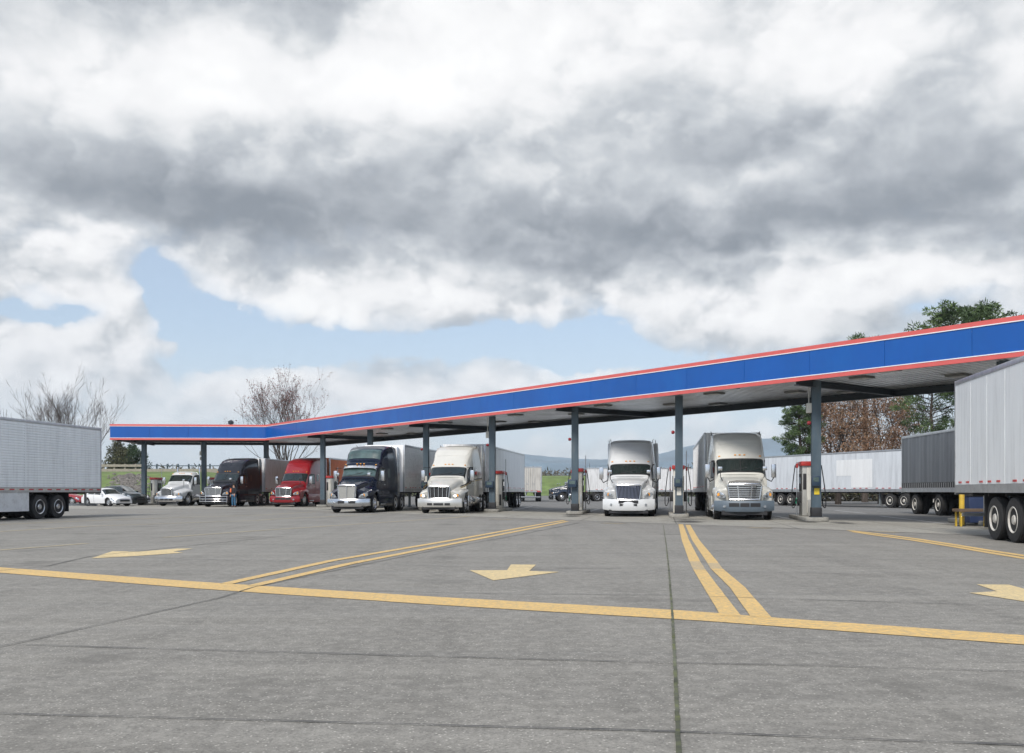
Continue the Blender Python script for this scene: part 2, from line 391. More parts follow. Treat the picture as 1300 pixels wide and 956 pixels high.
            MB().lathe([(2.25, .05), (2.25, .31), (2.3, .335), (3.5, .335), (3.55, .31), (3.55, .05)], o=(sx * .85, 0, .68), axis='y', n=24).build('fuel_tank', chrome, T)
            MB().box(sx * .75, sx * 1.14, 2.0, 2.24, .4, .95).build('step_box', chrome, T, bevel=.02)
            if style.get('stack'):
                MB().tube([(sx * .98, 3.55, .9), (sx * .98, 3.55, 3.0), (sx * .98, 3.62, 3.2)], .065, 12).build('exhaust_stack', chrome, T)
        # mirrors
        mt = MB(); xm = style.get('mx', 1.38); ym = yc + .25
        mt.tube([(sx * 1.06, yc + .35, 1.72), (sx * (xm - .1), ym - .05, 1.60), (sx * xm, ym - .05, 1.78)], .025, 6)
        mt.tube([(sx * 1.04, yc + .55, 2.5), (sx * xm, ym, 2.48)], .016, 6) if style.get('mtop') else None
        ar = mt.build('mirror_arm', style.get('marm', black), T)
        MB().box(sx * xm - .10, sx * xm + .10, ym - .07, ym + .05, 1.76, 2.34).build('mirror', style.get('mmat', chrome), ar, bevel=.035)
        MB().box(sx * xm - .08, sx * xm + .08, ym + .051, ym + .056, 1.8, 2.3).build('mirror_glass', glass_g, ar)
        if style.get('hoodmir', True):
            hm = MB(); b = Vector(hood.P(1.15, sx * 3.2)); e = b + Vector((sx * .12, -.15, .42))
            hm.tube([b + Vector((0, 0, -.03)), b + Vector((sx * .1, -.08, .15)), e], .018, 6)
            hm2 = hm.build('hood_mirror_stalk', black, T)
            MB().box(e.x - .09, e.x + .09, e.y - .05, e.y + .04, e.z - .01, e.z + .15).build('hood_mirror', style.get('hmmat', chrome), hm2, bevel=.03)
    # marker lamps on the roof brow
    for x in (-.8, -.18, 0, .18, .8):
        p = cab.P(yh + .12, x * 2 if abs(x) < .5 else math.copysign(2.2, x))
        MB().box(p[0] - .045, p[0] + .045, p[1] - .05, p[1] + .02, p[2] - .01, p[2] + .035).build('marker_lamp', amber, cabo, bevel=.01)
    if style.get('visor'):
        rr_ = []
        for i in range(13):
            t = lerp(-4.2, 4.2, i / 12); a = Vector(cab.P(yh + .05, t)); b = a + Vector((0, -.28, -.13))
            rr_.append([a + Vector((0, 0, .02)), b + Vector((0, 0, .02)), b, a])
        MB().loft(rr_).build('sun_visor', style['visor'], cabo)
    if style.get('fairing_glass'):
        a, b = style['fairing_glass']
        cab.patch([(a, -2.8), (a, 2.8), (b, 2.6), (b, -2.6)], .012, 16, 6).build('fairing_window', glass_g, cabo)
    if style.get('recess'):
        a, b = style['recess']; rp = MB()
        pts = [cab.P(lerp(b, a, s), lerp(-2.9, -1.8, s ** 2)) for s in [k / 8 for k in range(9)]] + [cab.P(a, t) for t in (-1.2, 0, 1.2)] + [cab.P(lerp(a, b, s), lerp(1.8, 2.9, s ** .5)) for s in [k / 8 for k in range(9)]]
        rp.tube([Vector(p) + Vector((0, -.004, .004)) for p in pts], .012, 5)
        rp.build('fairing_crease', style['recess_mat'] if 'recess_mat' in style else body, cabo)
    if not day:
        for sx in (-1, 1):
            ya = style['cab'][-2][0]; p = cab.P(ya, sx * 3.2)
            MB().tube([(p[0], p[1], p[2] - .02), (p[0], p[1] - .02, p[2] + .1), (p[0] + sx * .03, p[1] - .04, p[2] + .16)], .018, 6).build('antenna', black, cabo)
    # chassis
    ye = (7.3 if not day else 6.2) if 'ye' not in style else style['ye']
    ch = MB()
    for sx in (-1, 1): ch.box(sx * .38, sx * .46, .6, ye, .72, .98)
    for y in (1.0, 2.6, 3.6, ye - 1.5, ye - .2): ch.box(-.38, .38, y, y + .1, .75, .95)
    ch.box(-.35, .35, .5, 2.6, .35, .74)
    ch.tube([(-.95, AX, .52), (.95, AX, .42), ], .07, 8)
    ch.build('chassis', chassis, T)
    a1, a2 = ye - 2.05, ye - .72
    MB().box(-.4, .4, (a1 + a2) / 2 - .5, (a1 + a2) / 2 + .5, 1.0, 1.13).build('fifth_wheel', chassis, T, bevel=.03)
    for sx in (-1, 1):
        wheel('steer_' + rims, T, sx * 1.03, AX, sx)
        for a in (a1, a2): wheel('dual_' + rims, T, sx * .93, a, sx)
        MB().box(sx * .65, sx * 1.2, ye + .02, ye + .04, .25, .95).build('mudflap', black, T)
    return T

# ------------------------------------------------------------------ semi trailer
def semi_trailer(label, loc, rz, L=16.1, skin='ribv', body=None, rail=None, wheels=('dual_alu', 12.6), H=4.11, tape=True, doors=True, reefer=False,
                 skirt=False, name='semi_trailer', group='semi trailers in the lot', front=None, gear=True, zb=1.14, spread=1.25, guard=True):
    T = thing(name, label, 'trailer', loc, rz, group)
    W = 1.3; rail = rail or alu
    z0, z1 = zb + .14, H - .06
    for sx in (-1, 1):
        m = MB()
        if skin == 'ribh':
            n = 26; prof = []
            for i in range(n):
                za, zd = lerp(z0, z1, i / n), lerp(z0, z1, (i + 1) / n); q = (zd - za)
                prof += [(W - .012, za), (W - .012, za + q * .15), (W + .004, za + q * .3), (W + .004, za + q * .9)]
            prof.append((W - .012, z1)); prof += [(W - .05, z1), (W - .05, z0)]
            m.loft([[(sx * a, .03, b) for a, b in prof], [(sx * a, L - .03, b) for a, b in prof]])
            for y in [L * k / 6 for k in range(1, 6)]: m.box(sx * (W - .01), sx * (W + .007), y - .03, y + .03, z0, z1)
        elif skin == 'ribv' or skin == 'cont':
            n = int(L / (.4 if skin == 'ribv' else .27)); prof = []
            for i in range(n):
                a, b = lerp(.03, L - .03, i / n), lerp(.03, L - .03, (i + 1) / n); q = b - a
                if skin == 'cont': prof += [(W - .03, a), (W - .03, a + q * .35), (W, a + q * .5), (W, a + q * .85)]
                else: prof += [(W - .008, a), (W - .008, a + q * .84), (W + .006, a + q * .87), (W + .006, a + q * .97)]
            prof.append((W - .008, L - .03)); prof += [(W - .06, L - .03), (W - .06, .03)]
            m.loft([[(sx * a, b, z0) for a, b in prof], [(sx * a, b, z1) for a, b in prof]])
        elif skin == 'curtain':
            n = 90; prof = [(W - .01 + .012 * math.sin(i * 1.9) + .012 * math.sin(i * .7 + 1), lerp(.06, L - .06, i / n)) for i in range(n + 1)]
            prof += [(W - .06, L - .06), (W - .06, .06)]
            m.loft([[(sx * a, b, z0 + .28) for a, b in prof], [(sx * a, b, z1 - .03) for a, b in prof]])
        else:
            m.box(sx * (W - .04), sx * W, .03, L - .03, z0, z1)
            n = int(L / 1.22)
            for i in range(1, n): m.box(sx * (W - .01), sx * (W + .004), L * i / n - .03, L * i / n + .03, z0, z1)
        m.build('side_wall', body, T, smooth=30)
        r = MB(); r.box(sx * (W - .08), sx * (W + .012), 0, L, zb, z0 + .06); r.box(sx * (W - .08), sx * (W + .016), 0, L, z0 + .045, z0 + .075)
        ro = r.build('bottom_rail', rail, T)
        MB().box(sx * (W - .08), sx * (W + .012), 0, L, z1 - .07, H).build('top_rail', alu, T, bevel=.01)
        if skin == 'curtain':
            st = MB()
            k = .15
            while k < L - .1:
                st.box(sx * (W + .012), sx * (W + .02), k - .022, k + .022, z0 + .02, z0 + .32); k += .26
            st.build('curtain_straps', mat('pale_straps', (.35, .36, .37), rough=.6), T)
            sb = MB(); k = .28
            sb.box(sx * (W - .03), sx * (W + .008), .06, L - .06, z0 + .07, z0 + .34)
            sb.build('strap_band', black, T)
        if tape:
            tm = MB(); tw = MB(); y = .15; q = 0
            while y < L - .3:
                (tm if q % 2 == 0 else tw).box(sx * (W + .013), sx * (W + .019), y, y + .3, zb + .09, zb + .14) if tape == 'band' else tm.box(sx * (W + .004), sx * (W + .018), y, y + .22, z0 + .11, z0 + .16)
                y += .3 if tape == 'band' else (.62 if q % 3 else 1.05); q += 1
            tm.build('red_reflector', redlens, ro)
            if tw.v: tw.build('white_reflector', creampanel, ro)
    MB().box(-W + .06, W - .06, .02, L - .02, z1 - .03, H - .01).build('roof', alu, T)
    MB().box(-W + .06, W - .06, .02, L - .02, zb + .02, zb + .12).build('floor', chassis, T)
    MB().box(-W, W, -.02, .03, zb, H - .015).build('front_wall', front or body, T, bevel=.015)
    for sx in (-1, 1): MB().box(sx * (W - .1), sx * (W + .006), -.03, .1, zb, H - .01).build('corner_post', alu, T, bevel=.02)
    if reefer:
        rf = MB().box(-1.0, 1.0, -.65, -.03, 1.9, 3.85).build('reefer_unit', mat('white_unit', (.7, .7, .7), .4), T, bevel=.08)
        gr = MB()
        for i in range(10): gr.box(-.8, .8, -.665, -.655, 2.9 + i * .08, 2.94 + i * .08)
        gr.build('reefer_louvre', black, rf)
    # rear
    rf = MB()
    for sx in (-1, 1): rf.box(sx * (W - .09), sx * (W + .014), L - .03, L + .03, zb - .05, H)
    rf.box(-W + .09, W - .09, L - .03, L + .03, H - .14, H - .005); rf.box(-W + .09, W - .09, L - .03, L + .03, zb - .05, zb + .14)
    rfo = rf.build('rear_frame', alu, T)
    for sx in (-1, 1):
        d = MB().box(sx * .012, sx * (W - .1), L + .002, L + .035, zb + .15, H - .15)
        for i in range(1, 6): d.box(sx * (.012 + i * .2), sx * (.02 + i * .2), L + .034, L + .04, zb + .16, H - .16)
        do = d.build('door', mat('trailer_door', (.52, .5, .46), .5, var=.1, dirt=.45, stretch=(1, 1, .15)), T)
        lb = MB()
        for x in (.22, .5): lb.tube([(sx * x, L + .06, zb + .1), (sx * x, L + .06, H - .12)], .016, 6)
        lb.box(sx * .2, sx * .52, L + .05, L + .075, 2.05, 2.09); lb.build('lock_rod', alu, do)
        hg = MB()
        for k in range(5): z = zb + .35 + k * .6; hg.box(sx * (W - .2), sx * (W - .03), L + .034, L + .05, z, z + .06)
        hg.build('hinge', alu, do)
        MB().box(sx * .75, sx * 1.15, L + .03, L + .06, zb - .02, zb + .08).build('tail_lamp', redlens, rfo)
    tp = MB(); tq = MB()
    for k in range(8): (tp if k % 2 else tq).box(-1.2 + k * .3, -.9 + k * .3, L + .031, L + .036, zb + .09, zb + .135)
    tp.build('red_tape', redlens, rfo); tq.build('white_tape', creampanel, rfo)
    if guard:
        g = MB().box(-1.15, 1.15, L - .12, L - .02, .5, .6)
        for x in (-.55, .55): g.box(x - .05, x + .05, L - .1, L - .04, .58, zb)
        g.build('underride_guard', alu, T)
    # running gear
    kind, ya = wheels
    ax = MB()
    for sx in (-1, 1): ax.box(sx * .4, sx * .5, ya - 1.2, min(L - .1, ya + spread + 1.2), .8, zb)
    for a in (ya, ya + spread): ax.tube([(-1.0, a, .52), (1.0, a, .52)], .075, 8); ax.box(-.62, -.5, a - .35, a + .35, .5, .8); ax.box(.5, .62, a - .35, a + .35, .5, .8)
    ax.build('bogie', chassis, T)
    for sx in (-1, 1):
        for a in (ya, ya + spread): wheel(kind, T, sx * .96, a, sx)
        MB().box(sx * .68, sx * 1.25, ya + spread + .72, ya + spread + .74, .28, zb).build('mudflap', black, T)
        if skirt: MB().box(sx * (W - .05), sx * (W - .02), 3.4, ya - .75, .35, zb).build('side_skirt', mat('white_skirt', (.66, .67, .68), .45, dirt=.3), T)
        if gear:
            lg = MB().box(sx * .82, sx * .95, 2.6, 2.73, .22, zb)
            lg.box(sx * .75, sx * 1.02, 2.5, 2.83, .16, .22); lg.tube([(sx * .88, 2.66, .9), (sx * .88, 3.6, zb)], .03, 6)
            lg.build('landing_leg', mat('gear_grey', (.18, .2, .21), .6), T)
    cm = MB()
    for k in range(int(L / 1.2)): cm.box(-W + .08, W - .08, .5 + k * 1.2, .56 + k * 1.2, zb - .08, zb + .02)
    cm.build('cross_member', chassis, T)
    return T

# ------------------------------------------------------------------ truck styles
HOOD_AERO = [(-.02, 1.50, .66, 1.42, 1.10, 1.16), (.15, 1.60, .68, 1.52, 1.17, 1.22), (.7, 1.72, .72, 1.62, 1.21, 1.30), (1.3, 1.81, .80, 1.70, 1.22, 1.34), (1.95, 1.90, .95, 1.76, 1.19, 1.34)]
CAB_HIGH = [(1.78, 1.92, .95, 1.08), (2.42, 2.62, .97, 1.10), (2.55, 2.78, .99, 1.11), (2.8, 3.10, 1.0, 1.12), (3.15, 3.42, 1.02, 1.14), (3.6, 3.65, 1.05, 1.19), (4.2, 3.80, 1.08, 1.22), (5.0, 3.88, 1.1, 1.23), (5.7, 3.90, 1.1, 1.23)]
LAMP_AERO = [(.72, .90), (1.10, .92), (1.13, 1.06), (1.05, 1.20), (.86, 1.12), (.74, 1.0)]
CASC = dict(hood=HOOD_AERO, cab=CAB_HIGH, ws=(1.84, 2.40), grille=(.84, 1.46, .60, .68, ('h', 8, .018, (-.42, .42))), lamp=LAMP_AERO, brow=True, recess=(2.95, 4.0), split=True,
            slots=[(-.62, -.22, .55, .70), (-.18, .18, .55, .70), (.22, .62, .55, .70)])
LT = dict(hood=[(-.02, 1.46, .60, 1.38, 1.12, 1.12), (.15, 1.56, .64, 1.46, 1.18, 1.18), (.7, 1.70, .72, 1.58, 1.22, 1.28), (1.3, 1.81, .80, 1.68, 1.23, 1.34), (1.95, 1.90, .95, 1.76, 1.2, 1.34)],
          cab=[(1.78, 1.92, .92, 1.06), (2.36, 2.54, .95, 1.08), (2.5, 2.68, 1.02, 1.12), (2.75, 3.0, 1.0, 1.12), (3.2, 3.35, 1.02, 1.14), (3.6, 3.60, 1.05, 1.19), (4.2, 3.76, 1.08, 1.22), (5.0, 3.82, 1.1, 1.23), (5.7, 3.84, 1.1, 1.23)],
          ws=(1.84, 2.34), grille=(.80, 1.46, .52, .60, ('v', 17, .014)), lamp=[(.68, .93), (1.0, .93), (1.12, 1.02), (1.08, 1.14), (.9, 1.12), (.72, 1.0)], bumper=(.82, .28, .24), gdip=.02,
          recess=(2.9, 4.1), slots=[(-.45, .45, .62, .76), (-.4, .4, .50, .60)], gbar_mat=mat('dark_chrome_bars', (.20, .22, .30), .3, .8))
FLAT = dict(hood=[(-.02, 1.46, .58, 1.38, 1.08, 1.05), (.15, 1.54, .62, 1.44, 1.15, 1.14), (.7, 1.70, .72, 1.56, 1.20, 1.24), (1.3, 1.84, .80, 1.68, 1.22, 1.30), (1.95, 1.96, .95, 1.80, 1.19, 1.32)],
            cab=[(1.78, 1.98, .95, 1.08), (2.36, 2.55, .98, 1.10), (2.5, 2.72, 1.04, 1.12), (2.75, 2.92, 1.0, 1.12), (3.05, 3.15, 1.0, 1.14), (3.5, 3.52, 1.05, 1.19), (4.0, 3.72, 1.08, 1.22), (5.0, 3.82, 1.1, 1.23), (5.7, 3.84, 1.1, 1.23)],
            ws=(1.84, 2.34), grille=(.80, 1.42, .54, .60, ('v', 5, .012)), lamp=[(.70, .84), (1.06, .84), (1.1, .95), (1.05, 1.04), (.85, 1.05), (.7, .96)], bumper=(.80, .34, .22), lift=0.0, nose=.30, hoodmir=False,
            slots=[(-.62, -.34, .44, .56), (-.26, .26, .44, .56), (.34, .62, .44, .56)], skirt=False, bumper_mat=mat('dull_chrome_bumper', (.62, .61, .58), .3, .6), mtop=True, fog=False,
            recess=(3.1, 4.0))
DARK = dict(hood=[(-.02, 1.50, .52, 1.42, 1.06, 1.04), (.15, 1.58, .56, 1.48, 1.14, 1.14), (.7, 1.72, .68, 1.60, 1.2, 1.26), (1.3, 1.83, .80, 1.70, 1.22, 1.30), (1.95, 1.92, .95, 1.78, 1.19, 1.32)],
            cab=[(1.78, 1.94, .93, 1.08), (2.30, 2.60, .96, 1.10), (2.45, 2.80, 1.04, 1.12), (2.85, 2.95, 1.0, 1.12), (3.15, 3.5, 1.02, 1.14), (3.5, 3.68, 1.04, 1.18), (3.9, 3.80, 1.08, 1.22), (5.0, 3.88, 1.1, 1.23), (5.7, 3.88, 1.1, 1.23)],
            ws=(1.84, 2.28), grille=(.74, 1.50, .46, .50, ('v', 1, .012)), gdip=.06, mesh_grille=True, lamp=[(.62, .84), (.98, .82), (1.1, .96), (1.08, 1.12), (.9, 1.1), (.7, .98)], bumper=(.78, .34, .24), bumper_mat=chrome,
            visor=chrome, fairing_glass=(2.92, 3.35), skirt=True, mtop=True, ext_mat=chrome, slots=[(-.5, -.12, .52, .66), (.12, .5, .52, .66)], gfr=.045)
DAY = dict(hood=[(-.02, 1.42, .50, 1.34, 1.04, 1.02), (.15, 1.52, .54, 1.42, 1.12, 1.12), (.7, 1.68, .66, 1.54, 1.18, 1.24), (1.3, 1.80, .78, 1.66, 1.2, 1.30), (1.95, 1.92, .93, 1.78, 1.17, 1.32)],
           cab=[(1.78, 1.94, .93, 1.06), (2.34, 2.56, .92, 1.08), (2.5, 2.74, .94, 1.09), (2.9, 2.84, .95, 1.1), (3.35, 2.84, .95, 1.1)],
           ws=(1.84, 2.32), grille=(.80, 1.40, .46, .50, ('v', 9, .014)), lamp=[(.66, .86), (1.0, .85), (1.1, .97), (1.05, 1.08), (.85, 1.05), (.7, .96)], bumper=(.78, .34, .22), bumper_mat=chrome, hoodmir=True,
           day=True, stack=True, gfr=.04)

cream = paint('cream_white_paint', (.62, .61, .56)); white = paint('white_paint', (.62, .63, .635)); beige = paint('ivory_paint', (.58, .57, .52))
red = paint('deep_red_paint', (.24, .006, .012), .06); blk = paint('dark_graphite_paint', (.02, .022, .028), .06); blueb = paint('midnight_blue_paint', (.004, .008, .022), .02)
greybump = mat('slate_grey_plastic', (.10, .13, .16), .5, dirt=.2)

def tk(px, Z):      # ground point of the front axle centre, moved forward to the bumper
    p = at(px, Z); return p - LDIR * 1.28
def behind(p, d): return p + LDIR * d

t1 = tk(942, 39.6); semi_truck('cream high-roof semi truck with slate grey bumper, the rightmost truck fuelling under the canopy', t1, LROT, cream, dict(CASC), lower=cream)
bpy.context.view_layer.update()
for o in COL.objects:
    if o.parent and o.name.startswith('bumper') and o.data and 'opening' not in o.name: o.data.materials[0] = greybump
t2 = tk(799, 44.9); semi_truck('white high-roof semi truck with barred grille in the lane beside the cream truck', t2, LROT, white, dict(LT))
t3 = tk(564, 51.2); semi_truck('ivory semi truck with flat bumper, lit headlamps and gold side stripes', t3, LROT, beige, dict(FLAT), lit=True)
t4 = tk(450, 52.6); semi_truck('midnight blue semi truck with chrome bumper and chrome sun visor', t4, LROT, blueb, dict(DARK), glassm=glass_g)
t5 = tk(368, 72.6); semi_truck('deep red high-roof semi truck with white framed grille', t5, LROT, red, dict(CASC, gframe_mat=chrome, brow=False, hmmat=black, grille=(.80, 1.44, .58, .64, ('h', 12, .006, (-.42, .42)))))
t6 = tk(280, 72.8); semi_truck('dark graphite high-roof semi truck with chrome bull bar', t6, LROT, blk, dict(CASC, guard=True, brow=False))
t7 = tk(222, 77.0); semi_truck('small white day cab truck without a trailer at the left end of the canopy', t7, LROT, white, dict(DAY))

# gold and black stripes along the ivory truck's hood and cab
def stripes():
    T = [o for o in COL.objects if o.get('label', '').startswith('ivory semi truck')][0]
    for sx in (-1, 1):
        for (dz, m, th) in ((0, black, .05), (-.08, mat('gold_stripe', (.5, .36, .14), .4), .05)):
            s = MB(); pts = [(.75, 1.42), (1.5, 1.52), (2.2, 1.64), (3.0, 1.78), (4.2, 1.86), (5.6, 1.92)]
            xs = [1.02, 1.13, 1.14, 1.15, 1.236, 1.245]
            for (a, xa), (b, xb) in zip(list(zip(pts, xs)), list(zip(pts, xs))[1:]):
                s.add([(sx * xa, a[0], a[1] + dz), (sx * xb, b[0], b[1] + dz), (sx * xb, b[0], b[1] + dz + th), (sx * xa, a[0], a[1] + dz + th),
                       (sx * (xa - .05), a[0], a[1] + dz), (sx * (xb - .05), b[0], b[1] + dz), (sx * (xb - .05), b[0], b[1] + dz + th), (sx * (xa - .05), a[0], a[1] + dz + th)], [(0, 1, 2, 3), (0, 4, 5, 1), (3, 2, 6, 7)])
            s.build('side_stripe', m, T)
stripes()

tw = mat('white_trailer_skin', (.80, .82, .83), .42, var=.05, dirt=.28, stretch=(1.6, 1.6, .12), scale=2.2, dirtcol=(.3, .3, .3))
tw2 = mat('white_trailer_skin_clean', (.82, .83, .83), .4, var=.05, dirt=.2, stretch=(1.5, 1.5, .15), scale=2, dirtcol=(.35, .34, .33))
tdull = mat('dull_white_skin', (.66, .69, .72), .5, var=.10, dirt=.45, stretch=(1.2, 1.2, .12), scale=1.5, dirtcol=(.27, .28, .3))
tsil = mat('silver_skin', (.76, .77, .77), .34, metal=.35, var=.08, dirt=.2)
torange = mat('orange_container', (.78, .22, .09), .55, var=.08, dirt=.3, stretch=(1, 1, .2))
tcurt = mat('charcoal_curtain', (.11, .12, .135), .34, var=.25, stretch=(2.2, 2.2, .15), scale=1.6, dirt=.45, dirtcol=(.22, .23, .25))
tgrey = mat('pale_grey_skin', (.70, .70, .70), .5, var=.08, dirt=.3, stretch=(1, 1, .2))

semi_trailer('white sheet-sided trailer coupled behind the cream truck', behind(t1, 7.0 + .0), LROT, skin='ribv', body=tw2, H=4.0)
semi_trailer('trailer hidden straight behind the white high-roof truck', behind(t2, 6.6), LROT, skin='ribv', body=tw2, H=3.72)
semi_trailer('white smooth-sided trailer coupled behind the ivory truck', behind(t3, 6.5), LROT, skin='flat', body=tw, front=tgrey, H=4.0)
semi_trailer('silver ribbed refrigerated trailer coupled behind the midnight blue truck', behind(t4, 7.0), LROT, skin='ribh', body=tsil, front=tw2, reefer=True, H=4.05)
semi_trailer('orange container trailer coupled behind the deep red truck', behind(t5, 6.6), LROT, skin='cont', body=torange, H=3.95)
semi_trailer('pale grey trailer coupled behind the dark graphite truck', behind(t6, 6.6), LROT, skin='flat', body=tgrey, H=3.9)
# right foreground trailer: visible side is x-negative
Zr = 25.7; pr = at(1213, Zr); c = pr + Vector((LDIR.y, -LDIR.x, 0)) * 1.3 - LDIR * 16.1
semi_trailer('big white trailer at the right edge with worn cream wheel rims', c, LROT, skin='flat', body=tw, wheels=('dual_white', 11.95), tape=True, gear=True, H=4.17)
# left foreground trailer: visible side is x-positive, its rear end at pixel column 128
Zl = 44.6; pl = at(128, Zl); c = pl - Vector((LDIR.y, -LDIR.x, 0)) * 1.3 - LDIR * 16.1
semi_trailer('white ribbed trailer with side skirt at the left edge of the lot', c, LROT, skin='ribh', body=tw, skirt=True, wheels=('dual_alu', 11.75), tape='band', H=4.17)
# long dull trailer crossing behind the right columns
a = at(1147, 66.0); b = at(962, 81.5); d = (b - a).normalized(); rz = -math.atan2(d.x, d.y)
side = Vector((d.y, -d.x, 0)); c = a + side * 1.3
long_t = semi_trailer('long weathered white trailer with a repainted patch parked behind the right columns', c, rz, L=16.1, skin='flat', body=tdull, wheels=('dual_white', 12.4), tape=True, H=4.15)
pm = MB(); pm.add([(-1.312, y, z) for y, z in ((3.0, 3.55), (6.8, 3.55), (6.8, 2.35), (5.2, 2.35), (5.2, 1.45), (3.0, 1.45))], [(0, 1, 2, 3, 4, 5)]); pm.build('repainted_patch', tw2, long_t, solid=.004)
semi_truck('dark day cab coupled to the long weathered trailer, mostly hidden by the charcoal trailer', c - d * 4.1, rz, blk, dict(DAY), rims='white')
# charcoal curtain trailer
a = at(1145, 50.5); d = Vector((.05, 1, 0)).normalized(); rz = -math.atan2(d.x, d.y); side = Vector((d.y, -d.x, 0)); c = a + side * 1.3 - d * 14.0
semi_trailer('charcoal curtain-sided trailer with strap buckles beside the big white trailer', c, rz, L=14.0, skin='curtain', body=tcurt, wheels=('dual_white', 9.3), spread=3.0, tape=False, H=4.1)
# background trailers and truck
c = at(677, 109.5) - LDIR * 13.5
r2 = -math.atan2(-.02, 1)
semi_trailer('white box trailer seen from its rear doors in the far lot', at(673.5, 109) + Vector((0, 12.0, 0)), math.pi, L=12.0, skin='flat', body=tgrey, H=4.05, wheels=('dual_alu', 9.2))
p = at(900, 118); semi_trailer('ribbed white and grey container trailer parked broadside in the far lot', p + Vector((0, 1.3, 0)), math.pi / 2, L=15.2, skin='cont', body=tgrey, H=4.12, wheels=('dual_alu', 12.0))
semi_truck('dark blue day cab truck parked side-on in the far lot', at(698, 112), -math.pi / 2 + .10, paint('dark_navy_paint', (.02, .03, .05)), dict(DAY), group='semi trucks parked in the lot')

# ------------------------------------------------------------------ canopy
S_F, S_SOF = 5.37, 5.50
CD = Vector((-.599, .801, 0)); CN = Vector((.801, .599, 0))      # along the canopy (leftwards), outward normal away from camera
def cl(Dist, px):       # point on the line parallel to the canopy at distance Dist, seen at pixel column px
    k = (px - CX) / F   # X = kZ, X*.801+Z*.599 = D
    Z = Dist / (.801 * k + .599); return Vector((k * Z, Z, 0))
DF, DC, DR = 30.3, 31.66, 37.4
P2 = cl(DF, 1520); P1 = cl(DF, 337); P0 = at(140, 76.8)
R2 = P2 + CN * (DR - DF)
LD = (P0 - P1).normalized(); LN = Vector((-LD.y, LD.x, 0));
if LN.y < 0: LN = -LN
dep = DR - DF
# rear bend: intersection of the two rear lines
A = P1 + CN * dep; B = P1 + LN * dep
tt = ((B - A).x * LD.y - (B - A).y * LD.x) / (CD.x * LD.y - CD.y * LD.x); R1 = A + CD * tt
R0 = P0 + LN * dep
blue = mat('fascia_blue', (.0, .078, .345), .32, coat=.3, var=.14, scale=.35, stretch=(1, 1, .5), dirt=.45, dirtcol=(.0, .12, .42))
fred = mat('fascia_red', (.62, .11, .10), .4, coat=.3, var=.06)
fwhite = mat('fascia_white', (.8, .8, .82), .4)
soff = mat('soffit_panel', (.86, .86, .84), .26, metal=.5, var=.2, scale=.6, stretch=(1, 1, 1), dirt=.35, dirtcol=(.38, .37, .34))
CAN = thing('fuel_canopy', 'long blue fuel canopy edged in red and white, bending towards its left end', 'canopy', P1)
def cloc(o):  # parts are modelled in world coordinates, then parented
    if o.parent == CAN: o.matrix_parent_inverse = Matrix.Translation(-P1)
    return o
def wall_band(name, m, path, z0, z1, off=0.0, th=.06, parent=CAN):
    mb = MB()
    for a, b in zip(path, path[1:]):
        d = (b - a).normalized(); n = Vector((d.y, -d.x, 0))
        mb.add([a + n * off + Vector((0, 0, z0)), b + n * off + Vector((0, 0, z0)), b + n * off + Vector((0, 0, z1)), a + n * off + Vector((0, 0, z1)),
                a - n * th + Vector((0, 0, z0)), b - n * th + Vector((0, 0, z0)), b - n * th + Vector((0, 0, z1)), a - n * th + Vector((0, 0, z1))],
               [(0, 1, 2, 3), (4, 7, 6, 5), (0, 4, 5, 1), (3, 2, 6, 7), (0, 3, 7, 4), (1, 5, 6, 2)])
    return cloc(mb.build(name, m, parent, smooth=0, recalc=True))
# each side of the ring is its own fascia so the panel seams can be real gaps
ring = [R2, P2, P1, P0, R0, R1, R2][::-1]
loop = [P0, P1, P2, R2, R1, R0, P0]
zs = [S_F, S_F + .15, S_F + .18, S_F + 1.10, S_F + 1.13, S_F + 1.28]
front = [P0, P1, P2]
for (nm, m, a, b, off) in (('red_band', fred, 0, 1, .035), ('white_stripe', fwhite, 1, 2, .045), ('white_stripe', fwhite, 3, 4, .045), ('red_band', fred, 4, 5, .035)):
    wall_band(nm, m, loop, zs[a], zs[b], off, .05)
for (a, b) in zip(loop, loop[1:]):
    L_ = (b - a).length; n = max(1, round(L_ / 3.05)); d = (b - a).normalized()
    if (a - P1).length < .1 or (a - P0).length < .1:
        for i in range(n):
            p, q = a + d * (L_ * i / n + .006), a + d * (L_ * (i + 1) / n - .006)
            wall_band('blue_panel', blue, [p, q], zs[2], zs[3], .02 + random.uniform(-.003, .003), .03)
    else: wall_band('blue_panel', blue, [a, b], zs[2], zs[3], .02, .03)
wall_band('fascia_back', dark_steel, loop, S_F + .01, zs[5] - .02, -.055, .12)
# soffit: corrugated deck, ribs front to back
def deck(F0, F1, B0, B1):
    mb = MB(); Lq = (F1 - F0).length; n = int(Lq / .30)
    prof = []
    for i in range(n):
        for (u, h) in ((0, 0), (.50, 0), (.58, .07), (.92, .07)): prof.append(((i + u) / n, h))
    prof.append((1, 0))
    f = [F0.lerp(F1, u) + Vector((0, 0, S_SOF + h)) for u, h in prof]; b = [B0.lerp(B1, u) + Vector((0, 0, S_SOF + h)) for u, h in prof]
    vs = f + b; k = len(prof)
    mb.add(vs, [(i, i + 1, k + i + 1, k + i) for i in range(k - 1)])
    return cloc(mb.build('soffit_deck', soff, CAN, smooth=0))
ins = Vector((0, 0, 0))
deck(P1, P2, R1, R2); deck(P0, P1, R0, R1)
rt = MB(); rt.add([p + Vector((0, 0, S_F + 1.0)) for p in (P0, P1, P2, R2, R1, R0)], [(0, 1, 2, 5)[:0] or (0, 1, 4, 5), (1, 2, 3, 4)])
cloc(rt.build('roof_deck', mat('roof_metal', (.4, .41, .42), .5), CAN, smooth=0, solid=.05))
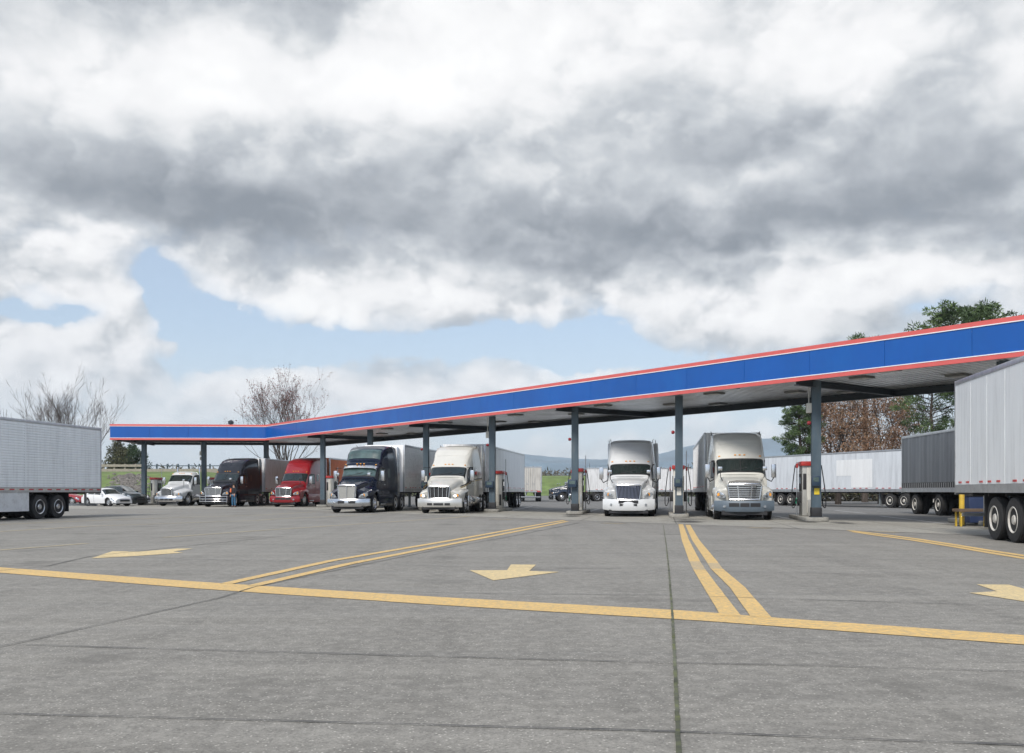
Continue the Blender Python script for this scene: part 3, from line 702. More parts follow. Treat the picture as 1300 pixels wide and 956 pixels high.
def beam(a, b, w, z0, z1, name='beam', m=dark_steel, parent=CAN):
    d = (b - a).normalized(); n = Vector((d.y, -d.x, 0)) * (w / 2); mb = MB(); fl = .03
    for (za, zb_, ww) in ((z0, z0 + fl, 1), (z0 + fl, z1 - fl, .12), (z1 - fl, z1, 1)):
        q = n * ww
        vs = [a + q, b + q, b - q, a - q]
        mb.add([v + Vector((0, 0, za)) for v in vs] + [v + Vector((0, 0, zb_)) for v in vs], [(0, 3, 2, 1), (4, 5, 6, 7), (0, 1, 5, 4), (1, 2, 6, 5), (2, 3, 7, 6), (3, 0, 4, 7)])
    return cloc(mb.build(name, m, parent, smooth=0))
# rear beam
beam(R1 - CN * .35, R2 - CN * .35, .22, S_SOF - .30, S_SOF - .02)
beam(R0 - LN * .35, R1 - LN * .35, .22, S_SOF - .20, S_SOF - .02)
beam(P0 + LN * 1.6, P1 + LN * 1.6, .2, S_SOF - .20, S_SOF - .01)
# columns
colpx = [183, 259, 338, 410, 470, 541, 625, 730, 862, 1036, 1274]
COLP = []
for i, px in enumerate(colpx):
    if i < 3: p = at(px, 81.0)
    else: p = cl(DC, px)
    COLP.append(p)
    nrm, along = (LN, LD) if i < 2 else (CN, CD)
    c0 = MB(); w, h, tf, twb = .17, .16, .03, .02
    rot = Matrix.Rotation(LROT, 4, 'Z')
    for (x0, x1, y0, y1) in ((-w, w, -h, -h + tf), (-w, w, h - tf, h), (-twb, twb, -h + tf, h - tf)):
        mbx = MB(); mbx.box(x0, x1, y0, y1, .18, S_SOF - .02); c0.add([rot @ Vector(v) + p for v in mbx.v], mbx.f)
    for sx in (-1, 1):   # boxed sides
        mbx = MB(); mbx.box(sx * w * .82 - .008, sx * w * .82 + .008, -h + tf, h - tf, .18, S_SOF - .05); c0.add([rot @ Vector(v) + p for v in mbx.v], mbx.f)
    co = cloc(c0.build('column', steel_blue, CAN, smooth=0, bevel=.004))
    def sub(name, m, bx, bevel=0.01):
        q = MB(); q.box(*bx); q.v = [tuple(rot @ Vector(v) + p) for v in q.v]; return cloc(q.build(name, m, co, bevel=bevel))
    sub('column_base', black, (-.2, .2, -.2, .2, .17, .55), .03)
    sub('base_plate', dark_steel, (-.24, .24, -.24, .24, .165, .19), .0)
    if i in (1, 6, 9): sub('junction_box', creampanel, (-.36, -.175, -.12, .12, 4.25, 4.62)); sub('conduit', creampanel, (-.29, -.26, -.02, .02, 4.62, S_SOF), 0)
    if i == 1: sub('junction_box', creampanel, (-.33, -.175, -.12, .12, 3.85, 4.15))
    if i >= 4: 
        q = MB(); q.lathe([(-.07, .02), (-.07, .06), (-.03, .08), (.03, .08), (.07, .055), (.08, .02)], o=(0, 0, 0), axis='x', n=14)
        q.v = [tuple(rot @ (Vector(v) + Vector((-.27, -.03, 3.85))) + p) for v in q.v]; cloc(q.build('alarm_bell', mat('bell_red', (.30, .02, .03), .5), co))
    if i >= 4:
        s = -1 if i in (6, 7) else -.5
        sub('card_terminal', mat('terminal_blue', (.02, .04, .07), .4), (-.34 if s == -1 else -.22, .12, -.42, -.17, 1.38, 1.78), .03)
        sub('terminal_screen', glass_g, (-.26 if s == -1 else -.16, .04, -.425, -.42, 1.55, 1.72), 0)
    if i == 9: sub('warning_tag', mat('yellow_tag', (.75, .55, .04), .5), (-.1, .1, -.19, -.165, 1.05, 1.3), .01)
    if i in (2, 8, 5): sub('notice_sign', creampanel, (-.1, .1, -.19, -.165, 1.0 if i == 8 else 1.75, 1.35 if i == 8 else 2.15), .0)
    # beams front to back at each column
    if i >= 3 and i % 2 == 1 or i == 0:
        f_ = p - nrm * (1.25 if i >= 3 else 3.2)
        r_ = p + nrm * ((DR - DC) - .4 if i >= 3 else 2.8)
        beam(f_, r_, .2, S_SOF - .26, S_SOF - .01)
# canopy lamps in the soffit
k = 0
for i in range(3, len(COLP) - 1):
    a_, b_ = COLP[i], COLP[i + 1]
    for u, dn in ((.25, .3), (.6, 2.6), (.8, 4.3), (.5, -.9)):
        c_ = a_.lerp(b_, u) + CN * dn
        mb = MB()
        for (hw, hd, za, zb_) in ((.38, .28, S_SOF - .07, S_SOF - .005),):
            vs = [c_ + CD * sx * hw + CN * sy * hd for sx, sy in ((-1, -1), (1, -1), (1, 1), (-1, 1))]
            mb.add([v + Vector((0, 0, za)) for v in vs] + [v + Vector((0, 0, zb_)) for v in vs], [(0, 3, 2, 1), (4, 5, 6, 7), (0, 1, 5, 4), (1, 2, 6, 5), (2, 3, 7, 6), (3, 0, 4, 7)])
        lo = cloc(mb.build('canopy_light', mat('lamp_housing', (.16, .16, .15), .5), CAN, smooth=0))
        mb = MB(); vs = [c_ + CD * sx * .30 + CN * sy * .2 + Vector((0, 0, S_SOF - .075)) for sx, sy in ((-1, -1), (1, -1), (1, 1), (-1, 1))]
        mb.add(vs, [(0, 1, 2, 3)]); cloc(mb.build('lamp_lens', creampanel, lo, smooth=0))
# roof vent
v0 = at(293, 79.0); mb = MB()
mb.lathe([(zs[5] - .3, .08), (zs[5] + .12, .08), (zs[5] + .14, .2), (zs[5] + .38, .24), (zs[5] + .45, .12), (zs[5] + .5, .02)], o=(v0.x, v0.y, 0), axis='z', n=14)
cloc(mb.build('roof_vent', dark_steel, CAN))

# ------------------------------------------------------------------ fuel islands and dispensers
conc = mat('kerb_concrete', (.30, .29, .26), .85, var=.2, scale=4, bump=.3, dirt=.5, dirtcol=(.12, .11, .1))
hosem = mat('hose_rubber', (.02, .02, .022), .5)
names = ['left of the white day cab truck', 'between the white day cab and the graphite truck', 'between the graphite truck and the deep red truck', 'right beside the deep red truck',
         'behind the midnight blue truck', 'between the midnight blue truck and the ivory truck', 'right beside the ivory truck',
         'left of the white truck with barred grille', 'between the white truck and the cream truck', 'right of the cream truck, nearest fully visible one', 'under the rear overhang of the big white trailer']
for i, p in enumerate(COLP):
    I = thing('fuel_island', 'raised concrete fuel island ' + names[i], 'kerb island', p + LDIR * 0, LROT, 'fuel islands under the canopy')
    q = MB(); w = .44; pts = []
    for k in range(9): a = math.pi + math.pi * k / 8; pts.append((w * math.cos(a), -.25 + w * .5 * math.sin(a)))
    for k in range(9): a = math.pi * k / 8; pts.append((w * math.cos(a), 4.6 + w * .5 * math.sin(a)))
    q.prism(pts, 0.012, .165, 'xy').build('island_kerb', conc, I, bevel=.02)
    D = thing('fuel_dispenser', ('stainless fuel dispenser with red cap ' if i != 7 else 'narrow cream fuel dispenser with red cap ') + names[i], 'fuel pump', p + LDIR * 2.0, LROT, 'fuel dispensers under the canopy')
    wd = .30 if i not in (7, 8) else .24
    q = MB(); q.box(-wd, wd, -.45, .45, .18, 2.22); cb = q.build('cabinet', stainless if i not in (7, 8) else creampanel, D, bevel=.02)
    q = MB(); q.box(-.08 - .04, .10, -.475, -.45, .3, 2.15); q.build('front_rib', creampanel, cb, bevel=.008)
    q = MB(); q.box(-wd + .03, -.14, -.462, -.45, 1.25, 1.9); q.box(.14, wd - .03, -.462, -.45, .35, 1.0); q.build('access_panel', black if i % 3 == 0 else alu, cb, bevel=.006)
    for sx in (-1, 1):
        q = MB(); q.box(sx * wd, sx * (wd + .03), -.3, .3, 1.2, 1.9); fc = q.build('display_panel', black, cb, bevel=.008)
        q = MB(); q.box(sx * (wd + .031), sx * (wd + .036), -.2, .2, 1.5, 1.75); q.build('display_glass', glass_g, fc, smooth=0)
    q = MB(); q.box(-wd - .05, wd + .05, -.55, .55, 2.22, 2.40); q.build('red_cap', redpaint, D, bevel=.02)
    # hose mast with arm and drooping hoses
    for sx in ((-1, 1)):
        q = MB(); q.tube([(sx * (wd + .14), .1, .18), (sx * (wd + .14), .1, 3.1 if sx > 0 else 2.4)], .022, 8)
        ms = q.build('hose_mast', alu, D)
        q = MB(); q.box(sx * (wd + .14) - .03, sx * (wd + .14) + .05, .02, .3, 2.15, 2.33); q.build('hose_swivel', redpaint, ms, bevel=.02)
        hx = sx * (wd + .22); path = []
        for k in range(17):
            u = k / 16; path.append((hx + sx * .16 * math.sin(u * math.pi), .0 - .25 * u, 2.25 - 1.95 * math.sin(u * math.pi * .62) + .25 * u))
        q = MB(); q.tube(path, .021, 7); hs = q.build('hose', hosem, D)
        e = Vector(path[-1]); q = MB(); q.tube([e, e + Vector((0, -.02, .12)), e + Vector((0, -.16, .2))], .028, 7); q.tube([e + Vector((0, 0, .0)), e + Vector((0, -.12, -.02)), e + Vector((0, -.13, .1))], .012, 5)
        q.build('nozzle', mat('nozzle_green', (.01, .16, .09), .5) if (i + (sx > 0)) % 2 else black, hs)
        q = MB(); q.box(sx * wd, sx * (wd + .16), -.2, -.02, .7, 1.15); q.build('nozzle_holster', black, cb, bevel=.01)
    if i in (0, 9):
        q = MB(); q.box(-.1, .12, -.7, -.5, .18, .85); q.build('side_cabinet', stainless, D, bevel=.01)
# yellow bollard and service bench by the last island
B_ = thing('bollard', 'yellow steel bollard under the rear of the big white trailer', 'bollard', at(1221, 31.8))
MB().lathe([(0, .02), (0, .085), (1.05, .085), (1.12, .06), (1.15, .02)], axis='z', n=18).build('post', mat('bollard_yellow', (.55, .36, .03), .5, dirt=.3), B_)
MB().lathe([(.0, .02), (0, .14), (.03, .14), (.04, .02)], axis='z', n=18).build('base_flange', dark_steel, B_)
B2 = thing('service_bench', 'low brown bench with yellow legs beside the yellow bollard', 'bench', at(1236, 31.4))
MB().box(-.6, .55, -.25, .25, .50, .60).build('bench_top', mat('brown_wood', (.12, .08, .05), .7, var=.3, stretch=(.3, 3, 3)), B2, bevel=.01)
for x in (-.5, .45):
    MB().box(x - .025, x + .025, -.2, -.15, 0.012, .5).build('leg', MATS['bollard_yellow'], B2); MB().box(x - .025, x + .025, .15, .2, 0.012, .5).build('leg', MATS['bollard_yellow'], B2)
B3 = thing('waste_bin', 'dark blue waste bin standing behind the brown bench', 'bin', at(1238, 32.6))
MB().prism([(-.32, .1), (.32, .1), (.36, 1.0), (-.36, 1.0)], -.3, .3, 'xz').build('bin_body', mat('bin_blue', (.02, .035, .09), .5), B3, bevel=.03)
MB().box(-.38, .38, -.33, .33, 1.0, 1.07).build('bin_lid', black, B3, bevel=.02)
for x in (-.3, .3): MB().lathe([(-.03, .02), (-.03, .09), (.03, .09), (.03, .02)], o=(x, .2, .10), n=12).build('bin_wheel', rubber, B3)

# ------------------------------------------------------------------ cars
def passenger_car(label, loc, rz, body, suv=False):
    T = thing('passenger_car', label, 'car', loc, rz, 'parked cars at the left')
    h = .22 if suv else 0; W = .9 + (.04 if suv else 0); L = 4.6
    def sec(y, zt, wr, belt, w):
        return (y, [(0, zt), (wr * .6, zt - .01), (wr * .92, zt - .05), (wr, zt - .1), (w, belt), (w + .03, belt - .22), (w + .01, .45), (w - .03, .24)])
    b = .88 + h
    ks = [sec(0, .62 + h * .7, W * .72, .46 + h * .5, W * .8), sec(.25, .76 + h, W * .85, .62 + h, W * .95), (sec(1.25, .95 + h, W * .88, .82 + h, W)), sec(2.05, 1.40 + h, W * .72, b, W), sec(2.5, 1.46 + h, W * .72, b + .01, W), sec(3.3, 1.43 + h, W * .70, b + .03, W)]
    ks += [sec(3.95, 1.30 + h, W * .68, b + .04, W), sec(4.35, 1.02 + h, W * .8, .9 + h, W * .97), sec(L, .8 + h, W * .8, .7 + h, W * .9)] if suv else [sec(4.0, 1.06, W * .78, .92, W), sec(4.45, .98, W * .82, .85, W * .95), sec(L, .78, W * .8, .66, W * .88)]
    tabn = [(-.1, .25), (.8, .1), (2, .1), (3, .0), (4, -.08), (4.7, -.2)]
    S = Shell(ks, [(.85, .33, .39), (3.6, .33, .39)], lambda p: (p[0], p[1] + interp(tabn, p[1]) * (abs(p[0]) / .9) ** 2, p[2] ))
    bo = S.mesh(2, .12).build('body', body, T, smooth=40)
    S.patch([(1.32, -2.8), (1.32, 2.8), (1.98, 2.7), (1.98, -2.7)], .008, 14, 5).build('windshield', glass, bo)
    S.patch([(3.35, -2.7), (3.35, 2.7), (3.92, 2.7), (3.92, -2.7)], .008, 14, 5).build('rear_window', glass, bo)
    for sx in (-1, 1):
        S.patch([(2.05, sx * 3.15), (2.6, sx * 3.15), (2.6, sx * 3.92), (1.55, sx * 3.92)], .008, 6, 4).build('side_window', glass, bo)
        S.patch([(2.68, sx * 3.15), (3.35, sx * 3.15), (3.6, sx * 3.92), (2.68, sx * 3.92)], .008, 6, 4).build('side_window', glass, bo)
        S.patch([(.1, sx * 3.6), (.1, sx * 4.6), (.45, sx * 4.35), (.4, sx * 3.9)], .012, 4, 4).build('headlight', lens, bo)
        S.patch([(L - .1, sx * 3.6), (L - .1, sx * 4.7), (L - .35, sx * 4.5), (L - .35, sx * 3.9)], .012, 4, 4).build('tail_light', redlens, bo)
        MB().box(sx * (W + .0), sx * (W + .18), 1.5, 1.62, b + .0, b + .14).build('wing_mirror', body, bo, bevel=.03)
        for yy in (.85, 3.6): wheel('car', T, sx * (W - .12), yy, sx, .33)
        sm = MB(); sm.add([S.P(2.63, sx * t) for t in (4, 5, 6, 7)] + [S.P(2.65, sx * t) for t in (7, 6, 5, 4)], [tuple(range(8))]); sm.v = [(x * 1.006, y, z) for x, y, z in sm.v]; sm.build('door_seam', black, bo)
    MB().box(-W + .1, W - .1, .3, L - .3, .2, .5).build('underbody', black, T)
    MB().box(-.42, .42, -.01, .05, .38, .52 + h * .4).build('lower_grille', black, T, bevel=.02)
    return T
cz = lambda px, Z: at(px, Z)
passenger_car('white sedan parked behind the ribbed trailer on the left', cz(159, 74.5), math.pi / 2 - .55, white and paint('car_white', (.72, .73, .74)))
# the others sit beside it
passenger_car('dark grey estate car parked behind the white sedan', cz(179, 79.5), math.pi / 2 - .45, paint('car_dark_grey', (.035, .045, .05)), suv=True)
passenger_car('silver car parked behind the dark grey estate car', cz(187, 88), math.pi / 2 - .3, paint('car_silver', (.5, .52, .55)))
passenger_car('dark red car seen under the tail of the ribbed trailer', cz(110, 84), math.pi / 2 - .1, paint('car_red', (.30, .015, .02)))

# ------------------------------------------------------------------ person
def person(label, loc, rz):
    T = thing('person', label, 'person', loc, rz)
    def skin(name, verts, edges, radii, m, parent, sub=2, root=0):
        me = bpy.data.meshes.new(name); me.from_pydata(verts, edges, [])
        o = bpy.data.objects.new(name, me); COL.objects.link(o); o.parent = parent; me.materials.append(m)
        me.skin_vertices or o.modifiers.new('Skin', 'SKIN')
        if not o.modifiers: o.modifiers.new('Skin', 'SKIN')
        if not me.skin_vertices:
            bm = bmesh.new(); bm.from_mesh(me); bm.verts.layers.skin.verify(); bm.to_mesh(me); bm.free()
        for i, r in enumerate(radii): me.skin_vertices[0].data[i].radius = (r, r) if not isinstance(r, tuple) else r
        me.skin_vertices[0].data[root].use_root = True
        s = o.modifiers.new('Sub', 'SUBSURF'); s.levels = s.render_levels = sub; o.modifiers['Skin'].use_smooth_shade = True
        return o
    skinm = mat('skin', (.45, .26, .18), .6)
    V = [(0, 0, .95), (0, 0, 1.12), (0, 0, 1.36), (0, -.01, 1.47), (0, -.02, 1.56), (0, -.02, 1.66),
         (.17, 0, 1.40), (.23, -.02, 1.14), (.21, -.14, .92), (-.17, 0, 1.40), (-.24, 0, 1.14), (-.22, -.1, .90),
         (.09, 0, .90), (.11, -.02, .50), (.12, .02, .09), (.12, -.12, .05), (-.09, 0, .90), (-.11, -.04, .50), (-.12, .0, .09), (-.12, -.14, .05)]
    E = [(0, 1), (1, 2), (2, 3), (3, 4), (4, 5), (2, 6), (6, 7), (7, 8), (2, 9), (9, 10), (10, 11), (0, 12), (12, 13), (13, 14), (14, 15), (0, 16), (16, 17), (17, 18), (18, 19)]
    RR = [(.14, .10), (.13, .10), (.15, .10), .055, .085, .075, .065, .045, .032, .065, .045, .032, .085, .06, .042, .035, .085, .06, .042, .035]
    body = skin('body', V, E, RR, skinm, T)
    jk = skin('jacket', [(0, 0, .92), (0, 0, 1.12), (0, 0, 1.36), (0, -.01, 1.45), (.175, 0, 1.40), (.235, -.02, 1.14), (.215, -.12, .96), (-.175, 0, 1.40), (-.245, 0, 1.14), (-.225, -.08, .94)],
              [(0, 1), (1, 2), (2, 3), (2, 4), (4, 5), (5, 6), (2, 7), (7, 8), (8, 9)], [(.175, .125), (.165, .125), (.175, .125), .07, .085, .066, .05, .085, .066, .05], mat('dark_jacket', (.012, .014, .02), .8), T)
    jn = skin('jeans', [(0, 0, .96), (.09, 0, .88), (.11, -.02, .50), (.12, .02, .08), (-.09, 0, .88), (-.11, -.04, .50), (-.12, .0, .08)],
              [(0, 1), (1, 2), (2, 3), (0, 4), (4, 5), (5, 6)], [(.16, .115), .105, .08, .065, .105, .08, .065], mat('blue_jeans', (.03, .11, .20), .8), T)
    hr = MB(); hr.lathe([(1.60, .085), (1.66, .105), (1.72, .095), (1.765, .06), (1.78, .01)], o=(0, .015, 0), axis='z', n=14); hr.build('hair', mat('dark_hair', (.02, .015, .012), .8), T)
    for x in (.03, -.03): MB().lathe([(-.012, .002), (-.008, .011), (0, .012)], o=(x, -.1, 1.63), axis='y', n=8).build('eye', black, T)
    MB().lathe([(1.57, .002), (1.58, .016), (1.62, .008), (1.63, .002)], o=(0, -.11, 0), axis='z', n=6).build('nose', skinm, T)
    for sx in (-1, 1):
        base = Vector((.21, -.16, .90)) if sx > 0 else Vector((-.22, -.12, .88)); h = MB()
        h.tube([base + Vector((0, .02, .03)), base, base + Vector((0, -.03, -.06))], .035, 8, .03)
        for k in range(4): b0 = base + Vector((0, -.045 + k * .022 - .0, -.06)); h.tube([b0, b0 + Vector((0, -.01, -.04)), b0 + Vector((-sx * .015, -.01, -.07 + abs(k - 1.5) * .006))], .009, 6, .007)
        h.tube([base + Vector((0, -.03, -.01)), base + Vector((-sx * .02, -.06, -.05)), base + Vector((-sx * .025, -.065, -.07))], .011, 6, .008)
        h.build('hand', skinm, T)
        MB().prism([(-.045, .0), (.045, .0), (.05, .06), (-.045, .1)], -.2, .09, 'xz').build('shoe', black, T, bevel=.015).location = (sx * .12, 0, 0)
    MB().prism([(-.33, 1.12), (-.2, 1.1), (-.19, 1.40), (-.30, 1.40)], -.1, -.02, 'xz').build('orange_sleeve', mat('orange_cloth', (.8, .18, .05), .7), T, bevel=.03)
    return T
person('person in a dark jacket and blue jeans standing beside the graphite truck', at(297, 70.5), -.5)

# ------------------------------------------------------------------ ground
def ground_mat(name, c1, c2, speck=.6, dark=.5, streak=.5, patches=None):
    m = bpy.data.materials.new(name); N, L = nodes_of(m); b = N['Principled BSDF']; b.inputs['Roughness'].default_value = .82; b.inputs['Specular IOR Level'].default_value = .35
    tc = N.new('ShaderNodeTexCoord')
    def noise(scale, det=5, rough=.6, vec=None, st=None, rot=0):
        n = N.new('ShaderNodeTexNoise'); n.inputs['Scale'].default_value = scale; n.inputs['Detail'].default_value = det; n.inputs['Roughness'].default_value = rough
        mp = N.new('ShaderNodeMapping'); mp.inputs['Rotation'].default_value = (0, 0, rot); mp.inputs['Scale'].default_value = st or (1, 1, 1)
        L.new(tc.outputs['Object'], mp.inputs['Vector']); L.new(mp.outputs[0], n.inputs['Vector']); return n.outputs['Fac']
    def rng(v, a, b_, c=0, d=1):
        r = N.new('ShaderNodeMapRange'); r.inputs['From Min'].default_value = a; r.inputs['From Max'].default_value = b_; r.inputs['To Min'].default_value = c; r.inputs['To Max'].default_value = d
        L.new(v, r.inputs['Value']); return r.outputs[0]
    def mix(f, a, b_, bt='MIX'):
        x = N.new('ShaderNodeMix'); x.data_type = 'RGBA'; x.blend_type = bt
        for s, v in (('A', a), ('B', b_)):
            if isinstance(v, tuple): x.inputs[s].default_value = (*v, 1)
            else: L.new(v, x.inputs[s])
        if isinstance(f, float): x.inputs['Factor'].default_value = f
        else: L.new(f, x.inputs['Factor'])
        return x.outputs['Result']
    o = mix(rng(noise(.35, 6), .3, .7), c1, c2)
    st = noise(1.0, 6, .6, st=(1.6, .12, 1), rot=-LROT); o = mix(rng(st, .45, .7, 0, streak), o, tuple(x * .62 for x in c1))
    st2 = noise(1.0, 6, .65, st=(.14, 1.5, 1), rot=.05); o = mix(rng(st2, .5, .72, 0, streak * 1.1), o, tuple(min(1, x * 1.35) for x in c2))
    st3 = noise(1.0, 6, .65, st=(.10, 2.3, 1), rot=.02); o = mix(rng(st3, .52, .74, 0, streak * .9), o, tuple(x * .55 for x in c1))
    o = mix(rng(noise(48, 4, .75), .38, .66, 0, 1), o, mix(.75, o, tuple(x * .40 for x in c1))); o = mix(rng(noise(9, 6, .7), .45, .7, 0, .5), o, tuple(min(1, x * 1.35) for x in c2)); o = mix(rng(noise(2.3, 7, .7), .52, .68, 0, .4), o, tuple(x * .6 for x in c1))
    v = N.new('ShaderNodeTexVoronoi'); v.inputs['Scale'].default_value = 30; L.new(tc.outputs['Object'], v.inputs['Vector'])
    o = mix(rng(v.outputs['Distance'], .10, .22, speck, 0), o, tuple(min(1, x * 2.3) for x in c2))
    v2 = N.new('ShaderNodeTexVoronoi'); v2.inputs['Scale'].default_value = 62; L.new(tc.outputs['Object'], v2.inputs['Vector'])
    o = mix(rng(v2.outputs['Distance'], .12, .25, speck * .8, 0), o, tuple(x * .3 for x in c1))
    sp = rng(noise(.55, 4, .55), .60, .70, 0, dark); o = mix(sp, o, tuple(x * .45 for x in c1))
    L.new(o, b.inputs['Base Color'])
    bp = N.new('ShaderNodeBump'); bp.inputs['Strength'].default_value = .5; bp.inputs['Distance'].default_value = .01
    L.new(noise(45, 4, .7), bp.inputs['Height']); L.new(bp.outputs[0], b.inputs['Normal'])
    L.new(rng(st3, .4, .7, .85, .62), b.inputs['Roughness'])
    return m
asph = ground_mat('weathered_asphalt', (.213, .203, .182), (.270, .258, .232))
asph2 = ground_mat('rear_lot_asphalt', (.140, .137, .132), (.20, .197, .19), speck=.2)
apronm = ground_mat('apron_concrete', (.29, .275, .24), (.38, .365, .32), speck=.2, dark=.6, streak=.35)
field = mat('far_field_soil', (.10, .13, .05), .9, var=.35, scale=.02)
def sheet(name, pts, z, m, kind='structure', th=0):
    me = bpy.data.meshes.new(name); me.from_pydata([(p[0], p[1], z) for p in pts], [], [tuple(range(len(pts)))])
    if len(pts) > 3 and me.polygons[0].normal.z < 0: me.flip_normals()
    me.materials.append(m); o = bpy.data.objects.new(name, me); COL.objects.link(o); o['kind'] = kind; return o
sheet('ground', [(-9000, -200), (9000, -200), (9000, 9000), (-9000, 9000)], -.03, field)
sheet('parking_lot', [(-160, -25), (190, -25), (190, 262), (-160, 262)], 0, asph)
ap_f = [cl(25.06, 1900), cl(25.06, 337)]; q = cl(25.06, 337); ap_l = q + Vector((-110, -4, 0))
ap_b = [cl(33.4, 1900), cl(33.4, 330)]; ql = cl(33.4, 330) + Vector((-110, -4, 0))
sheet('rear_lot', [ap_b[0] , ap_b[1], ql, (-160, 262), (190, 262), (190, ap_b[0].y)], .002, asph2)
sheet('apron', [ap_f[0], ap_f[1], ap_l, ql, ap_b[1], ap_b[0]], .004, apronm)

# painted markings: worn yellow, the wear shows the ground colour below
def marking_mat(name, col, und, wear):
    m = bpy.data.materials.new(name); N, L = nodes_of(m); b = N['Principled BSDF']; b.inputs['Roughness'].default_value = .7
    tc = N.new('ShaderNodeTexCoord'); n = N.new('ShaderNodeTexNoise'); n.inputs['Scale'].default_value = 16; n.inputs['Detail'].default_value = 10; n.inputs['Roughness'].default_value = .85
    L.new(tc.outputs['Object'], n.inputs['Vector']); r = N.new('ShaderNodeMapRange'); r.inputs['From Min'].default_value = .50 - .12 * wear; r.inputs['From Max'].default_value = .70 - .1 * wear; r.inputs['To Max'].default_value = .9
    L.new(n.outputs['Fac'], r.inputs['Value'])
    n2 = N.new('ShaderNodeTexNoise'); n2.inputs['Scale'].default_value = 1.3; n2.inputs['Detail'].default_value = 5; L.new(tc.outputs['Object'], n2.inputs['Vector'])
    x0 = N.new('ShaderNodeMix'); x0.data_type = 'RGBA'; x0.inputs['A'].default_value = (*[c * .85 for c in col], 1); x0.inputs['B'].default_value = (*[min(1, c * 1.12) for c in col], 1); L.new(n2.outputs['Fac'], x0.inputs['Factor'])
    x = N.new('ShaderNodeMix'); x.data_type = 'RGBA'; x.inputs['B'].default_value = (*und, 1); L.new(x0.outputs['Result'], x.inputs['A']); L.new(r.outputs[0], x.inputs['Factor'])
    L.new(x.outputs['Result'], b.inputs['Base Color'])
    bp = N.new('ShaderNodeBump'); bp.inputs['Strength'].default_value = .4; bp.inputs['Distance'].default_value = .01
    n3 = N.new('ShaderNodeTexNoise'); n3.inputs['Scale'].default_value = 45; L.new(tc.outputs['Object'], n3.inputs['Vector']); L.new(n3.outputs['Fac'], bp.inputs['Height']); L.new(bp.outputs[0], b.inputs['Normal'])
    return m
yel = marking_mat('yellow_marking', (.72, .46, .14), (.30, .25, .16), .8)
yel_pale = marking_mat('pale_arrow_paint', (.72, .55, .26), (.32, .27, .19), .8)
yel_worn = marking_mat('worn_yellow_marking', (.55, .42, .18), (.22, .21, .19), 1.5)
yel_mid = marking_mat('half_worn_yellow', (.66, .45, .17), (.27, .24, .19), 1.35)
whm = marking_mat('worn_white_marking', (.42, .42, .40), (.2, .2, .2), 1.3)
def resample(path, step=.35):
    out = []
    for a, b in zip(path, path[1:]):
        n = max(1, int((b - a).length / step)); out += [a.lerp(b, k / n) for k in range(n)]
    return out + [path[-1]]
def strip(name, path, w0, w1, m, z=.0052, jit=.002, kind='structure', step=.35):
    path = resample(path, step); vs = []; n = len(path)
    for i, p in enumerate(path):
        d = (path[min(i + 1, n - 1)] - path[max(i - 1, 0)]).normalized(); q = Vector((d.y, -d.x, 0)); w = lerp(w0, w1, i / (n - 1)) / 2
        vs += [p + q * (w + random.uniform(-jit, jit)), p - q * (w + random.uniform(-jit, jit))]
    me = bpy.data.meshes.new(name); me.from_pydata([(v.x, v.y, z) for v in vs], [], [(2 * i, 2 * i + 1, 2 * i + 3, 2 * i + 2) for i in range(n - 1)])
    me.materials.append(m); o = bpy.data.objects.new(name, me); COL.objects.link(o); o['kind'] = kind; return o
def edge_poly(name, top, bot, m, z=.0052):
    t = resample([gp(*p) for p in top], .6); n = len(t); b = resample([gp(*p) for p in bot], .6)
    def along(path, u):
        i = u * (len(path) - 1); k = min(int(i), len(path) - 2); return path[k].lerp(path[k + 1], i - k)
    vs = []; M = 90
    for k in range(M + 1):
        for s_ in (t, b):
            p = along(s_, k / M); vs.append((p.x + random.uniform(-.003, .003), p.y + random.uniform(-.004, .004), z))
    me = bpy.data.meshes.new(name); me.from_pydata(vs, [], [(2 * i, 2 * i + 1, 2 * i + 3, 2 * i + 2) for i in range(M)])
    me.materials.append(m); o = bpy.data.objects.new(name, me); COL.objects.link(o); o['kind'] = 'structure'
    if me.polygons[0].normal.z < 0: me.flip_normals()
    return o
edge_poly('yellow_line', [(-260, 702), (0, 720.5), (250, 738.8), (550, 758), (875, 776), (1000, 786), (1300, 807), (1500, 821)], [(-260, 708.5), (0, 727.5), (250, 747.5), (550, 768), (875, 787.5), (1000, 796.5), (1300, 819), (1500, 834)], yel)
gpl = lambda pts, z=0: [gp(*p) for p in pts]
zc4 = lambda pts: [(800 + x / 4, 640 + y / 4) for x, y in pts]
ml = zc4([(257, 103), (281, 185)]); ml2 = zc4([(281, 185), (328, 292)]); ml3 = zc4([(328, 292), (352, 335)]); ml4 = zc4([(352, 335), (395, 400), (512, 571)])
strip('yellow_line', gpl(ml + ml2[1:]), .16, .18, yel, z=.0058); strip('yellow_line', gpl(ml3), .18, .18, yel_mid, z=.0058); strip('yellow_line', gpl(ml4), .18, .185, yel, z=.0072)
mr_ = zc4([(293, 106), (332, 182), (420, 300)]); mr2 = zc4([(420, 300), (440, 330)]); mr3 = zc4([(440, 330), (545, 425), (664, 576)])
strip('yellow_line', gpl(mr_), .16, .18, yel, z=.0058); strip('yellow_line', gpl(mr2), .18, .18, yel_mid, z=.0058); strip('yellow_line', gpl(mr3), .18, .185, yel, z=.0072)
strip('yellow_line', gpl([(287, 741.5), (420, 712.3), (575, 686), (690, 665.2), (716, 660.8)]), .17, .20, yel, z=.0072)
strip('yellow_line', gpl([(322, 744), (440, 716.8), (575, 690.5), (700, 666.2), (720, 662)]), .17, .20, yel, z=.0072)
